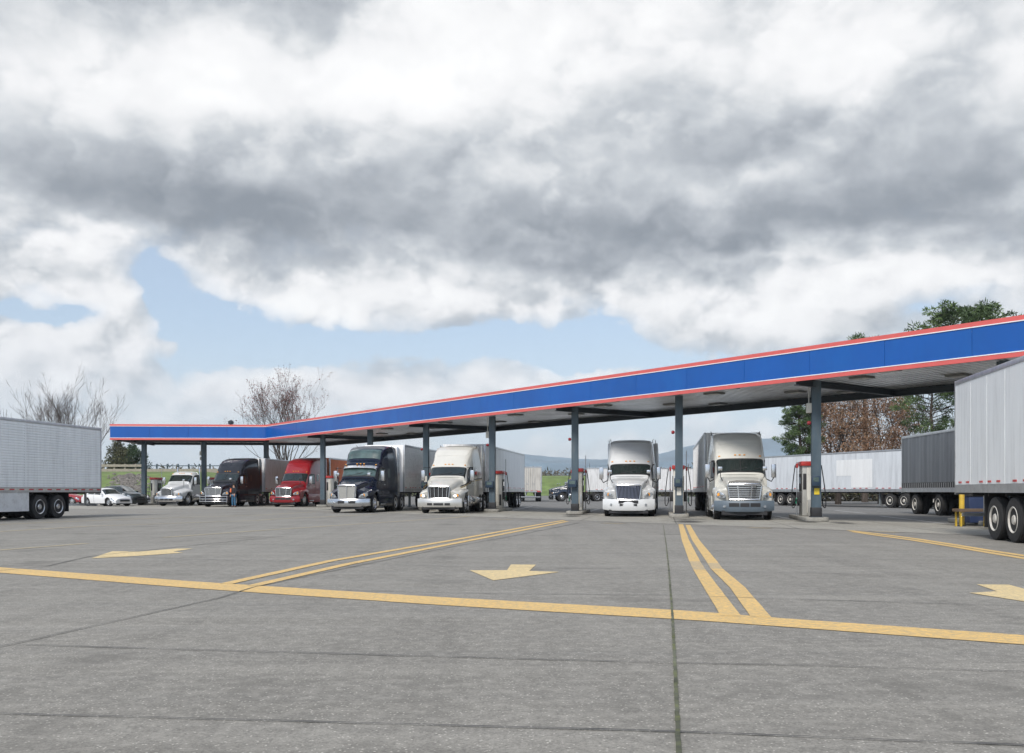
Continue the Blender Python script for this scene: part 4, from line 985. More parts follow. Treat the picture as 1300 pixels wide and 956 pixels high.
strip('yellow_line', gpl([(1078, 673.6), (1115, 678), (1161, 684), (1208, 691.2), (1254, 698.8), (1300, 705.7), (1420, 722)]), .2, .2, yel, z=.0058)
strip('yellow_line', gpl([(1082, 675.0), (1115, 680), (1161, 686.2), (1208, 693.7), (1254, 701.5), (1300, 709), (1420, 726)]), .2, .2, yel, z=.0058)
strip('yellow_line', gpl([(207, 682.5), (325, 674), (430, 667), (575, 657.3), (596, 655.2)]), .2, .24, yel_worn)
strip('yellow_line', gpl([(-60, 703), (60, 694), (110, 690)]), .2, .2, yel_worn)
strip('yellow_line', gpl([(-80, 680), (0, 675), (110, 668.3), (325, 660.8), (350, 659), (480, 653)]), .22, .26, yel_worn)
strip('yellow_line', gpl([(-60, 668), (0, 666), (175, 658.7), (325, 654.2), (400, 650)]), .22, .26, yel_worn)
strip('white_line', gpl([(-60, 661), (60, 656.5), (200, 652.2), (300, 649.6), (370, 648.3)]), .22, .3, whm)
for a_, b_ in (((623, 659.0), (650, 659.6)), ((766, 664.2), (792, 664.9)), ((950, 670), (978, 670.8)), ((1110, 675), (1140, 676))):
    strip('yellow_dash', [gp(*a_), gp(*b_)], .45, .45, yel_worn, z=.0072)
for a_, b_ in (((1118, 655.2), (1198, 664.6)), ((984, 655), (1009, 660)), ((647, 649), (676, 642.5)), ((744, 651), (760, 646)), ((1060, 648), (1100, 652))):
    strip('white_line', [gp(*a_), gp(*b_)], .25, .2, whm, z=.0052)
def arrow(pts, order):
    vs = gpl(pts); me = bpy.data.meshes.new('painted_arrow'); me.from_pydata([(v.x, v.y, .0058) for v in vs], [], [tuple(range(len(vs)))])
    if me.polygons[0].normal.z < 0: me.flip_normals()
    me.materials.append(yel_pale); o = bpy.data.objects.new('painted_arrow', me); COL.objects.link(o); o['kind'] = 'structure'
arrow([(550 + x / 4, 640 + y / 4) for x, y in ((185, 338), (375, 337), (395, 308), (522, 309), (487, 341), (642, 346), (305, 389))], 0)
arrow([(x / 4, 640 + y / 4) for x, y in ((463, 277), (572, 240), (700, 243), (900, 227), (978, 227), (880, 242), (930, 248), (700, 264))], 0)
arrow([(1230.8, 753.2), (1266, 751.2), (1240, 742.3), (1281, 742.8), (1322, 754), (1385, 757), (1352, 776), (1300, 764)], 0)
def stain_mat():
    m = bpy.data.materials.new('oil_stain'); N, L = nodes_of(m); b = N['Principled BSDF']; b.inputs['Base Color'].default_value = (.035, .033, .03, 1); b.inputs['Roughness'].default_value = .45
    tc = N.new('ShaderNodeTexCoord'); mp = N.new('ShaderNodeMapping'); mp.inputs['Location'].default_value = (-1, -1, 0); mp.inputs['Scale'].default_value = (2, 2, 0); L.new(tc.outputs['Generated'], mp.inputs['Vector'])
    ln = N.new('ShaderNodeVectorMath'); ln.operation = 'LENGTH'; L.new(mp.outputs[0], ln.inputs[0])
    n = N.new('ShaderNodeTexNoise'); n.inputs['Scale'].default_value = 3.5; n.inputs['Detail'].default_value = 8; n.inputs['Roughness'].default_value = .7; L.new(tc.outputs['Object'], n.inputs['Vector'])
    a = N.new('ShaderNodeMath'); a.operation = 'MULTIPLY_ADD'; a.inputs[1].default_value = 1.6; L.new(n.outputs['Fac'], a.inputs[0]); L.new(ln.outputs['Value'], a.inputs[2])
    r = N.new('ShaderNodeMapRange'); r.inputs['From Min'].default_value = 1.05; r.inputs['From Max'].default_value = 1.75; r.inputs['To Min'].default_value = .62; r.inputs['To Max'].default_value = 0; L.new(a.outputs[0], r.inputs['Value'])
    t = N.new('ShaderNodeBsdfTransparent'); mx = N.new('ShaderNodeMixShader'); L.new(r.outputs[0], mx.inputs[0]); L.new(t.outputs[0], mx.inputs[1]); L.new(b.outputs[0], mx.inputs[2]); L.new(mx.outputs[0], N['Material Output'].inputs['Surface']); return m
stm = stain_mat(); random.seed(17)
def stain(p, lx, ly):
    e = Vector((LDIR.y, -LDIR.x, 0)); me = bpy.data.meshes.new('oil_stain')
    me.from_pydata([(sx * lx, sy * ly, 0) for sx, sy in ((-1, -1), (1, -1), (1, 1), (-1, 1))], [], [(0, 1, 2, 3)]); me.materials.append(stm)
    o = bpy.data.objects.new('oil_stain', me); COL.objects.link(o); stain.z += .0002; o.location = (p.x, p.y, .0100 + stain.z); o.rotation_euler = (0, 0, LROT); o['kind'] = 'structure'
stain.z = 0
for i in range(12):
    c0 = cl(31.0, 1036) + CD * ((i - 1.5) * 7.25 - 3.6)
    for k in range(3): stain(c0 + LDIR * random.uniform(-6, 4) + Vector((random.uniform(-.8, .8), 0, 0)), random.uniform(.4, 1.3), random.uniform(.6, 2.2))
# joints between the slabs
seal = mat('joint_sealant', (.055, .053, .05), .6, var=.6, scale=3)
moss = mat('mossy_joint', (.075, .08, .055), .9, var=.8, scale=2.2, dirt=.75, dirtcol=(.14, .16, .03))
strip('slab_joint', gpl([(842, 667), (845.5, 690), (849, 722), (853.5, 780), (858, 867), (863, 990)]), .014, .024, moss, z=.0105, jit=.003, step=.08)
strip('slab_joint', gpl([(-140, 850), (14, 819), (277, 760), (325, 745.2), (435, 722.5), (575, 694.3), (640, 682.8), (735, 664)]), .014, .035, seal, z=.0095, jit=.004)
strip('slab_joint', gpl([(-120, 737), (60, 719), (115, 706.5), (250, 692), (360, 681)]), .02, .03, seal, z=.0095, jit=.006)
for pts in ([(-200, 815), (18, 819), (400, 830), (600, 835.4), (855, 842.5), (1000, 845), (1320, 854), (1500, 860)], [(440, 750), (575, 753), (850, 756.3), (925, 758.8), (1125, 764.5), (1300, 770), (1420, 774)],
            [(100, 706), (325, 712.5), (410, 714), (575, 719.5), (841, 723), (900, 725), (1125, 730), (1277, 734), (1400, 737)], [(60, 688.6), (282, 692), (480, 696), (657, 700.7), (832, 703), (1020, 707.5), (1277, 714.6), (1400, 719)],
            [(400, 675), (655, 680), (832, 682.5), (1100, 690), (1300, 695)], [(-300, 900), (200, 912), (860, 930), (1500, 955)]):
    strip('slab_joint', gpl(pts), .014, .014, seal, z=.0085 if pts[0][0] != 440 else .0090, jit=.006, step=.2)
# apron's own joints
for s_ in range(14):
    a_ = cl(25.06, 1000) + CD * (s_ * 5.2 - 16); strip('slab_joint', [a_, a_ + (LDIR * 8.3 / LDIR.dot(CN))], .03, .03, seal, z=.0058)
strip('slab_joint', [cl(25.06, 1900), cl(25.06, 337)], .04, .04, seal, z=.0058, jit=.012)

# ------------------------------------------------------------------ terrain beyond
def noisy(x, y, s, a): return a * mnoise.noise(Vector((x * s, y * s, 3.1)))
grassm = mat('spring_grass', (.115, .165, .045), .9, var=.38, scale=.35, dirt=.3, dirtcol=(.16, .15, .05), bump=.4, bscale=8)
def terrain(name, x0, x1, nx, ys, zf, m):
    mb = MB(); mb.add([(lerp(x0, x1, i / nx), y + (0), zf(lerp(x0, x1, i / nx), y)) for i in range(nx + 1) for y in ys], [(i * len(ys) + j, (i + 1) * len(ys) + j, (i + 1) * len(ys) + j + 1, i * len(ys) + j + 1) for i in range(nx) for j in range(len(ys) - 1)])
    o = mb.build(name, m, smooth=60); o['kind'] = 'structure'; return o
def berm(x, y):
    e = max(0, min(1, (-38 - x) / 12)); r = max(0, min(1, (y - 118) / 34)); r = r * r * (3 - 2 * r); d = max(0, min(1, (240 - y) / 30))
    return -.04 + (4.45 * r + noisy(x, y, .06, .35) * r) * e * (d if d < 1 else 1)
terrain('grass_bank', -150, -12, 70, [118 + k * 2 for k in range(18)] + [160, 170, 185, 210, 225, 240], berm, grassm)
def bank2(x, y):
    r = max(0, min(1, (y - 258) / 26)); r = r * r * (3 - 2 * r); return -.04 + 5.9 * r + noisy(x, y, .03, .3) * r
terrain('grass_bank', -400, 500, 90, [258 + k * 2 for k in range(15)] + [300, 340, 400], bank2, grassm)
sheet('far_field', [(-3500, 398), (3500, 398), (3500, 3400), (-3500, 3400)], 5.75, mat('far_scrub', (.11, .105, .06), .95, var=.4, scale=.01))
# rocks on the left bank
def blob(mb, c, r, n=5):
    vs = []; 
    for i in range(n + 1):
        for j in range(n + 2):
            a, b = math.pi * i / n, 2 * math.pi * j / (n + 2); k = 1 + random.uniform(-.25, .25)
            vs.append((c[0] + r * k * math.sin(a) * math.cos(b), c[1] + r * k * math.sin(a) * math.sin(b), c[2] + r * .7 * k * math.cos(a)))
    w = n + 2; mb.add(vs, [(i * w + j, i * w + (j + 1) % w, (i + 1) * w + (j + 1) % w, (i + 1) * w + j) for i in range(n) for j in range(w)])
mb = MB()
for k in range(900):
    px = random.gauss(164, 11)
    y = random.uniform(122, 146); p = at(px, y)
    if 134 < px < 200 and y < 143 + 3 * mnoise.noise(Vector((px * .1, 0, 0))): blob(mb, (p.x, p.y, berm(p.x, y) + .0), random.uniform(.12, .34), 4)
tag(mb.build('rock_slope', mat('grey_rock', (.17, .155, .14), .9, var=.4, scale=.8), smooth=0), 'pile of grey brown rocks spread on the green bank', 'rocks', kind='stuff')

# guard rail along the left bank
G = thing('guard_rail', 'weathered two-rail guard rail along the top of the green bank', 'guard rail', at(230, 160, 0))
y0 = 160.0
def gl_(name, mb, m):
    o = mb.build(name, m, G, smooth=30); o.matrix_parent_inverse = Matrix.Translation(-Vector(G.location)); return o
rw = mat('weathered_rail', (.30, .27, .22), .8, var=.2)
for (za, zb_) in ((5.35, 5.75), (4.55, 5.0)):
    mb = MB(); mb.box(at(60, y0).x, at(182, y0).x, y0 - .08, y0 + .08, za, zb_); gl_('rail', mb, rw)
mb = MB(); mb.box(at(182, y0).x, at(430, y0).x, y0 - .04, y0 + .04, 5.45, 5.6); gl_('rail', mb, steel_blue)
mb = MB(); mb.box(at(182, y0).x, at(430, y0).x, y0 - .04, y0 + .04, 4.3, 5.0); gl_('rail', mb, rw)
px = 64
while px < 430:
    p = at(px, y0 + .15); mb = MB(); mb.box(p.x - .12, p.x + .12, p.y - .05, p.y + .15, 3.8, 5.85); gl_('post', mb, rw if px < 182 else steel_blue); px += 13.5

# hills, real ridges kilometres away
def hills(name, R0, R1, prof, m, seedz, rough=.05, nA=260):
    mb = MB(); nr = 14; vs = []
    for i in range(nA + 1):
        az = lerp(-58, 58, i / nA); px = CX + F * math.tan(R(az)); yy = interp(prof, px); H = (HY - yy) / F * R1 + CH
        for j in range(nr + 1):
            u = j / nr; r = lerp(R0, R1, u); x, y = math.tan(R(az)) * r, r
            nz = mnoise.fractal(Vector((x * .0016, y * .0016, seedz)), 1.0, 2.0, 5)
            h = H * (u ** 1.3) * (1 + nz * rough * 6 * (1 - u * .8)) if j < nr else H * (1 + mnoise.fractal(Vector((x * .004, seedz, 0)), 1, 2, 4) * rough)
            vs.append((x, y, max(0, h)))
    w = nr + 1; mb.add(vs, [(i * w + j, (i + 1) * w + j, (i + 1) * w + j + 1, i * w + j + 1) for i in range(nA) for j in range(nr)])
    o = mb.build(name, m, smooth=80); o['kind'] = 'structure'; return o
hillm = mat('haze_tinted_forest', (.10, .155, .20), .95, var=.45, scale=.004)  # forest colour with the blue of distant haze mixed in
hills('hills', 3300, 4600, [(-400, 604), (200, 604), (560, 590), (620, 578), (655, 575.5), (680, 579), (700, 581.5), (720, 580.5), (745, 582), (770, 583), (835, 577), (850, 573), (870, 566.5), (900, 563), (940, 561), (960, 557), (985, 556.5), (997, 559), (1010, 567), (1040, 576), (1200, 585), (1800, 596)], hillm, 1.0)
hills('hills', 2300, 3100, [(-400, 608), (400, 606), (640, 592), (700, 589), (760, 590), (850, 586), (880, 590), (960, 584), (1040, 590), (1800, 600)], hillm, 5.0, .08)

# ------------------------------------------------------------------ vegetation
def leaf_mat(name, c, var=.5, tr=.15):
    m = mat(name, c, rough=.7, var=var, scale=1.2); return m
bark = mat('bark', (.07, .055, .045), .9, var=.4, scale=6, stretch=(1, 1, .3))
bark_l = mat('bark_pale', (.075, .06, .052), .9, var=.3, scale=6)
def branch(mb, tips, p, d, L, r, depth, spread, up, n=4, minr=.012):
    pts = [p]; q = p.copy(); dd = d.copy(); seg = 4
    for k in range(seg):
        dd = (dd + Vector((random.gauss(0, .10), random.gauss(0, .10), random.gauss(0, .05) + up * .12))).normalized(); q = q + dd * (L / seg); pts.append(q.copy())
    mb.tube(pts, r, n, max(minr * .5, r * .5), cap=False)
    if depth == 0: tips += pts[1:]; return
    nb = random.choice((2, 3, 3))
    for k in range(nb):
        t = random.uniform(.25, 1) if k < nb - 1 else 1.0; i = min(int(t * seg), seg - 1); b = pts[i].lerp(pts[i + 1], t * seg - i)
        e = (dd + Vector((random.gauss(0, spread), random.gauss(0, spread), random.gauss(0, spread * .5) + up * .3))).normalized()
        branch(mb, tips, b, e, L * random.uniform(.55, .8), max(minr, r * .5), depth - 1, spread, up, 3 if depth < 3 else n, minr)
def bare_tree(label, loc, h, w, stems=1, budcol=None, buds=0, depth=4, group='leafless trees', minr=.02, bsz=1.0):
    T = thing('bare_tree', label, 'tree', loc, 0, group)
    tr = MB(); th = h * .22; tr.tube([(0, 0, 0), (.05, 0, th * .5), (0, 0, th)], h * .028, 8, h * .02, cap=True); tr.build('trunk', bark, T)
    cr = MB(); tips = []
    for s in range(stems):
        a = 2 * math.pi * s / stems + random.uniform(-.3, .3); lean = random.uniform(.15, 1.0) * w / h * 1.0
        d = Vector((math.cos(a) * lean, math.sin(a) * lean, 1)).normalized()
        branch(cr, tips, Vector((0, 0, th * random.uniform(.7, 1.0))), d, h * .38, h * .0075, depth, .30, .42, 4, minr)
    co = cr.build('crown', bark_l if not buds else bark, T, smooth=60)
    if buds:
        b = MB()
        for k in range(buds):
            p = random.choice(tips) + Vector([random.gauss(0, .12) for _ in range(3)]); s = random.uniform(.05, .13) * bsz
            u = Vector([random.gauss(0, 1) for _ in range(3)]).normalized() * s; v = Vector([random.gauss(0, 1) for _ in range(3)]).normalized() * s
            b.add([p, p + u, p + u + v, p + v], [(0, 1, 2, 3)])
        b.build('leaves', leaf_mat('leaves_' + budcol[0], budcol[1]), co, smooth=0, recalc=False)
    return T
def tuft(mb, c, r, n, size, flat=1.0):
    for k in range(n):
        d = Vector([random.gauss(0, 1) for _ in range(3)]).normalized(); p = c + Vector((d.x, d.y, d.z * flat)) * r * random.uniform(.2, 1) ** .5
        u = (d + Vector([random.gauss(0, .5) for _ in range(3)])).normalized() * size * random.uniform(.7, 1.5); v = u.cross(Vector([random.gauss(0, 1) for _ in range(3)])).normalized() * size * .22
        mb.add([p - v, p + v, p + u + v * .3, p + u - v * .3], [(0, 1, 2, 3)])
pine1 = leaf_mat('pine_needles', (.05, .085, .028), .6); pine2 = leaf_mat('pine_needles_light', (.09, .14, .045), .5)
def pine_tree(label, loc, h, w, z0=.25, dense=1.0, cyp=False, group='pines behind the lot'):
    T = thing('pine_tree', label, 'tree', loc, 0, group)
    tr = MB(); tr.tube([(0, 0, -.2), (.1, 0, h * .4), (-.1, .1, h * .75), (0, 0, h * .96)], h * .022, 8, .05)
    tips = []; n = int(46 * dense)
    for k in range(n):
        u = (k + .5) / n; z = h * lerp(z0, .97, u); a = k * 2.4 + random.uniform(-.4, .4)
        rad = w * (math.sin(math.pi * min(1, (1 - u) * 1.05 + .12)) ** .6 if not cyp else (1 - u) ** .5 * .9 + .1) * random.uniform(.55, 1.05)
        p = Vector((0, 0, z)); e = Vector((math.cos(a) * rad, math.sin(a) * rad, z + rad * random.uniform(.05, .4) - (0 if u > .4 else rad * .15)))
        mid = p.lerp(e, .5) + Vector((0, 0, random.uniform(-.1, .25)))
        tr.tube([p, mid, e], .06 * h / 15, 4, .02, cap=False)
        for t in [q / 5 for q in range(1, 7)]:
            c = (p.lerp(mid, t * 2) if t < .5 else mid.lerp(e, min(1.08, t * 2 - 1))) + Vector([random.gauss(0, rad * .12) for _ in range(3)])
            if t > .5: tips.append((c, t))
    tr.build('trunk', bark, T, smooth=60)
    a, b = MB(), MB()
    for c, t in tips:
        r = random.uniform(.4, .75) * h / 15; tuft(a if random.random() < .6 else b, c, r, int(80 * dense), .20 * h / 15, .55)
    co = a.build('crown', pine1, T, smooth=0, recalc=False); b.build('crown_tufts', pine2, co, smooth=0, recalc=False)
    return T
def bush_tree(label, loc, h, w, col, name='evergreen_tree', group='evergreens on the green bank', n=70, leaf=.3):
    T = thing(name, label, 'tree', loc, 0, group)
    tr = MB(); tr.tube([(0, 0, -.3), (0, 0, h * .5)], h * .03, 6, h * .015)
    for k in range(14):
        a = random.uniform(0, 6.28); tr.tube([(0, 0, h * random.uniform(.15, .5)), (math.cos(a) * w * .6, math.sin(a) * w * .6, h * random.uniform(.4, .85))], h * .012, 4, h * .004, cap=False)
    tr.build('trunk', bark, T); m = MB(); m2 = MB()
    for k in range(n):
        u = random.random(); z = h * lerp(.12, 1, u); rad = w * math.sqrt(max(0.02, 1 - (u * 1.9 - .75) ** 2 if u > .4 else 1)) * random.uniform(.3, 1)
        a = random.uniform(0, 6.28); tuft(m if k % 3 else m2, Vector((math.cos(a) * rad, math.sin(a) * rad, z * random.uniform(.9, 1))), h * .12, 60, leaf, .8)
    c = m.build('crown', leaf_mat('leaves_' + col[0], col[1]), T, smooth=0, recalc=False)
    m2.build('crown_tufts', leaf_mat('leaves_light_' + col[0], tuple(x * 1.6 for x in col[1])), c, smooth=0, recalc=False)
    return T
bare_tree('wide leafless tree rising behind the ribbed trailer on the left', at(88, 92), 9.8, 7.2, stems=16, depth=5, minr=.009)
bare_tree('leafless tree cut by the left edge of the photo', at(-14, 96), 8.6, 4, stems=6, depth=4, minr=.016)
random.seed(21)
bare_tree('tree in dark red bud rising behind the bend of the canopy', at(362, 112), 12.2, 8.6, stems=14, depth=5, buds=6500, bsz=.8, budcol=('bud_red', (.17, .06, .05)), minr=.009)
random.seed(5)
bush_tree('dark green evergreen tree at the right of the pair on the bank', at(169, 178, 4.3), 5.6, 3.0, ('evergreen', (.03, .055, .02)))
bush_tree('dull olive evergreen tree close to the end of the ribbed trailer', at(148, 172, 4.3), 5.9, 2.4, ('olive', (.06, .06, .028)))
bush_tree('low dark evergreen between the other two on the bank', at(157, 182, 4.3), 5.2, 2.4, ('evergreen', (.03, .055, .02)))
pine_tree('dense green pine just left of the rightmost visible column', at(1016, 84), 9.6, 1.9, z0=.08, dense=1.5)
pine_tree('pine tip showing above the canopy left of the tallest pine', at(1098, 104), 18.0, 2.6, z0=.72, dense=.8)
pine_tree('tallest pine whose crown stands clear above the canopy', at(1228, 78), 16.6, 3.7, z0=.45, dense=1.3)
pine_tree('pine behind the charcoal trailer showing under the canopy', at(1184, 80), 10.4, 3.2, z0=.5, dense=.9)
pine_tree('pine at the right edge of the photo above the canopy', at(1318, 80), 16.2, 2.6, z0=.5, dense=.9)
random.seed(11)
def russet_tree(label, loc, h, w, n, seed):
    random.seed(seed)
    T = bare_tree(label, loc, h, w, stems=9, depth=3, minr=.02, group='brown-leaved trees'); m = MB(); m2 = MB()
    for k in range(n):
        u = random.random(); z = h * lerp(.14, .96, u); rad = w * .62 * math.sqrt(max(.05, 1 - (u * 1.7 - .75) ** 2)) * random.random() ** .45; a = random.uniform(0, 6.28)
        q = Vector((math.cos(a) * rad, math.sin(a) * rad, z + random.gauss(0, .2)))
        if mnoise.noise(q * .55 + Vector((seed, 0, 0))) > -.12: tuft(m if random.random() < .6 else m2, q, .55, 20, .17, .8)
    c = m.build('leaves', leaf_mat('russet_leaves', (.20, .11, .065), .5), T, smooth=0, recalc=False); m2.build('leaf_sprays', leaf_mat('russet_leaves_pale', (.27, .17, .10), .5), c, smooth=0, recalc=False)
    return T
russet_tree('brown-leaved tree behind the long weathered trailer, beside the column', at(1064, 86), 11.0, 5.4, 1500, 11)
russet_tree('brown-leaved tree behind the long weathered trailer, near the charcoal trailer', at(1118, 90), 11.4, 5.8, 1300, 12)
random.seed(13)
bare_tree('thin leafless tree behind the charcoal trailer', at(1165, 98), 11.0, 7, stems=11, depth=4, minr=.016)

# undergrowth behind the right-hand trailers
random.seed(9); mb = MB()
for k in range(900):
    y = random.uniform(112, 124); px = random.uniform(985, 1420); p = at(px, y); tuft(mb, Vector((p.x, p.y, random.uniform(.2, 2.6))), 1.0, 16, .5, .8)
for k in range(1500):
    y = random.uniform(215, 235); px = random.uniform(345, 648) if k % 2 else random.uniform(765, 1010); p = at(px, y); tuft(mb, Vector((p.x, p.y, random.uniform(.2, 3.6))), 1.3, 16, .7, .8)
tag(mb.build('undergrowth', mat('dark_undergrowth', (.055, .05, .03), .9, var=.5, scale=.3), smooth=0, recalc=False), 'dark undergrowth below the trees behind the long weathered trailer', 'bushes', kind='stuff')
# far tree line
random.seed(3); mb = MB()
for k in range(2600):
    y = random.uniform(300, 640); px = random.uniform(-80, 1350); p = at(px, y); hh = random.uniform(1.2, 4.2) * (1 + .5 * mnoise.noise(Vector((px * .03, y * .01, 0))))
    z = bank2(p.x, min(y, 400)); tuft(mb, Vector((p.x, y, z + hh * .5)), hh * .8, 14, hh * .35, .7)
tag(mb.build('far_treeline', mat('scrub_brown', (.10, .085, .06), .9, var=.6, scale=.03), smooth=0, recalc=False), 'hazy brown and green tree line in front of the blue hills', 'tree line', kind='stuff')

# ------------------------------------------------------------------ haze
hb = MB().box(-5200, 5200, -60, 4800, -1.03, 330); 
hz_m = bpy.data.materials.new('haze_air'); N, L = nodes_of(hz_m); N.remove(N['Principled BSDF']); pv = N.new('ShaderNodeVolumePrincipled')
pv.inputs['Color'].default_value = (.80, .90, 1.0, 1); pv.inputs['Density'].default_value = 1.25e-4; L.new(pv.outputs[0], N['Material Output'].inputs['Volume'])
hzo = hb.build('haze', hz_m, smooth=0); hzo['kind'] = 'stuff'; tag(hzo, 'thin pale blue air in front of the far hills', 'haze')

# ------------------------------------------------------------------ sky
SUN_EL, SUN_AZ = 46.0, -158.0     # behind the camera
w = bpy.data.worlds.new('World'); scene.world = w; w.use_nodes = True; N, L = w.node_tree.nodes, w.node_tree.links
for n in list(N): N.remove(n)
out = N.new('ShaderNodeOutputWorld')
def M(op, a, b=None, c=None, clamp=False):
    n = N.new('ShaderNodeMath'); n.operation = op; n.use_clamp = clamp
    for i, v in enumerate((a, b, c)):
        if v is None: continue
        if isinstance(v, (int, float)): n.inputs[i].default_value = v
        else: L.new(v, n.inputs[i])
    return n.outputs[0]
def MR(v, a, b, c=0.0, d=1.0, smooth=True):
    r = N.new('ShaderNodeMapRange'); r.interpolation_type = 'SMOOTHSTEP' if smooth else 'LINEAR'
    for k, x in (('From Min', a), ('From Max', b), ('To Min', c), ('To Max', d)): r.inputs[k].default_value = x
    L.new(v, r.inputs['Value']); return r.outputs[0]
tc = N.new('ShaderNodeTexCoord'); sep = N.new('ShaderNodeSeparateXYZ'); L.new(tc.outputs['Generated'], sep.inputs[0])
X, Y, Zc = sep.outputs
az = M('ARCTAN2', X, Y); el = M('ARCSINE', Zc)
def noise(vec, sc, det, rough, dist=0.0):
    n = N.new('ShaderNodeTexNoise'); n.inputs['Scale'].default_value = sc; n.inputs['Detail'].default_value = det; n.inputs['Roughness'].default_value = rough; n.inputs['Distortion'].default_value = dist
    L.new(vec, n.inputs['Vector']); return n
cx = N.new('ShaderNodeCombineXYZ')
# clouds are flattened towards the horizon: compress elevation coordinates there
L.new(X, cx.inputs[0]); L.new(Y, cx.inputs[1]); L.new(M('MULTIPLY', Zc, 1.35), cx.inputs[2])
P_ = cx.outputs[0]
wn = noise(P_, 6.0, 3, .5); ws = N.new('ShaderNodeSeparateColor'); L.new(wn.outputs['Color'], ws.inputs[0])
WA = .075
azw = M('ADD', az, M('MULTIPLY', M('SUBTRACT', ws.outputs[0], .5), WA * 1.7)); elw = M('ADD', el, M('MULTIPLY', M('SUBTRACT', ws.outputs[1], .5), WA * .75))
wn2 = noise(P_, 17.0, 4, .55); ws2 = N.new('ShaderNodeSeparateColor'); L.new(wn2.outputs['Color'], ws2.inputs[0])
azw = M('ADD', azw, M('MULTIPLY', M('SUBTRACT', ws2.outputs[0], .5), .055)); elw = M('ADD', elw, M('MULTIPLY', M('SUBTRACT', ws2.outputs[1], .5), .040))
def A_(px, py):
    a = math.atan((px - CX) / F); return a, math.atan((HY - py) / F * math.cos(a))
def blobs(lst, base):
    acc = base
    for (px, py, sx, sy, amp) in lst:
        a, e = A_(px, py); kx, ky = F / sx, F / sy
        v = N.new('ShaderNodeVectorMath'); v.operation = 'MULTIPLY_ADD'; L.new(PW, v.inputs[0]); v.inputs[1].default_value = (kx, ky, 0); v.inputs[2].default_value = (-a * kx, -e * ky, 0)
        d = N.new('ShaderNodeVectorMath'); d.operation = 'DOT_PRODUCT'; L.new(v.outputs[0], d.inputs[0]); L.new(v.outputs[0], d.inputs[1])
        acc = M('MULTIPLY_ADD', M('POWER', .3679, d.outputs['Value']), amp, acc)
    return acc
pw = N.new('ShaderNodeCombineXYZ'); L.new(azw, pw.inputs[0]); L.new(elw, pw.inputs[1]); PW = pw.outputs[0]
# brightness (0 dark grey base .. 1 white)
bright = blobs([
    (190, -20, 330, 50, -.20), (400, 60, 40, 50, -.12), (760, 60, 60, 60, -.08), (1190, 110, 60, 60, -.14), (960, 20, 50, 40, -.08),
    (90, 95, 130, 50, .26), (280, 75, 80, 52, .42), (240, 165, 40, 20, .10), (455, 115, 95, 52, .50), (560, 120, 90, 40, .30), (560, 30, 70, 40, .30), (660, 40, 130, 60, .26), (850, 35, 150, 45, .28), (1060, 70, 90, 55, .38), (1285, 75, 50, 35, .30), (1150, 20, 90, 40, .12), (430, 10, 70, 40, -.06),
    (60, 215, 150, 45, -.34), (210, 255, 140, 38, -.44), (360, 275, 120, 30, -.50), (480, 225, 110, 40, -.24), (600, 190, 90, 30, -.16), (880, 120, 70, 30, -.14), (960, 185, 130, 42, -.36), (1220, 215, 130, 45, -.34), (1270, 240, 70, 30, -.18), (700, 280, 160, 40, -.36), (560, 290, 90, 26, -.20), (860, 300, 130, 36, -.30), (820, 350, 110, 22, -.30), (1040, 290, 170, 34, -.42), (1230, 300, 120, 30, -.26), (450, 330, 80, 22, -.26), (640, 335, 90, 26, -.22), (290, 325, 60, 20, -.22),
    (890, 255, 45, 22, .22), (985, 222, 55, 12, .22), (1070, 240, 60, 12, .10), (770, 110, 60, 30, .10), (120, 290, 90, 14, .30), (40, 300, 40, 10, .22),
    (400, 368, 150, 30, .34), (300, 380, 60, 20, .18), (590, 345, 110, 28, .28), (1080, 355, 150, 30, .36), (950, 360, 80, 26, .20), (90, 325, 45, 14, .20), (50, 370, 70, 24, .14), (170, 400, 45, 28, .30), (960, 410, 100, 30, .20), (480, 486, 150, 22, .26), (700, 400, 60, 16, -.10), (20, 440, 60, 50, .12), (130, 470, 160, 60, .14), (760, 474, 60, 12, .34), (330, 500, 60, 16, -.04), (900, 560, 300, 50, .10), (880, 420, 80, 12, -.06),
], .64)
# coverage
cover = blobs([
    (650, -40, 1900, 300, .95), (650, 270, 1100, 60, .34), (400, 362, 150, 34, .50), (255, 372, 30, 18, .20), (600, 360, 110, 42, .44), (40, 350, 110, 40, .40), (165, 395, 55, 38, .52), (130, 430, 80, 30, .30), (245, 438, 36, 10, .46), (1090, 370, 200, 60, .60), (940, 400, 90, 50, .40), (780, 350, 130, 34, .30), (600, 400, 110, 26, .14),
    (500, 488, 160, 34, .62), (370, 505, 100, 22, .3), (15, 440, 60, 60, .50), (120, 455, 90, 34, .30), (150, 505, 200, 40, .30), (760, 476, 60, 13, .55), (900, 590, 600, 40, .34), (830, 390, 90, 30, .10),
    (195, 358, 60, 30, -.50), (60, 392, 60, 18, -.30), (250, 400, 60, 22, -.30), (90, 400, 50, 22, -.22), (265, 410, 50, 26, -.24), (340, 440, 140, 24, -.24), (720, 435, 190, 34, -.30), (260, 365, 60, 26, -.15), (700, 376, 30, 12, -.26), (893, 388, 16, 12, -.40), (1185, 380, 50, 18, -.42), (20, 395, 50, 14, -.30),
], .24)
fbn = noise(P_, 7.0, 7, .56, .25).outputs['Fac']
cxu = N.new('ShaderNodeVectorMath'); cxu.operation = 'ADD'; L.new(P_, cxu.inputs[0]); cxu.inputs[1].default_value = (-.012, 0, .030)
fbu = noise(cxu.outputs[0], 7.0, 5, .56, .25).outputs['Fac']
fh = noise(P_, 26.0, 7, .60).outputs['Fac']
def puff(vec, sc):
    n = noise(vec, sc, 2.5, .45).outputs['Fac']
    return M('MULTIPLY', M('ABSOLUTE', M('SUBTRACT', n, .5)), 2.4)
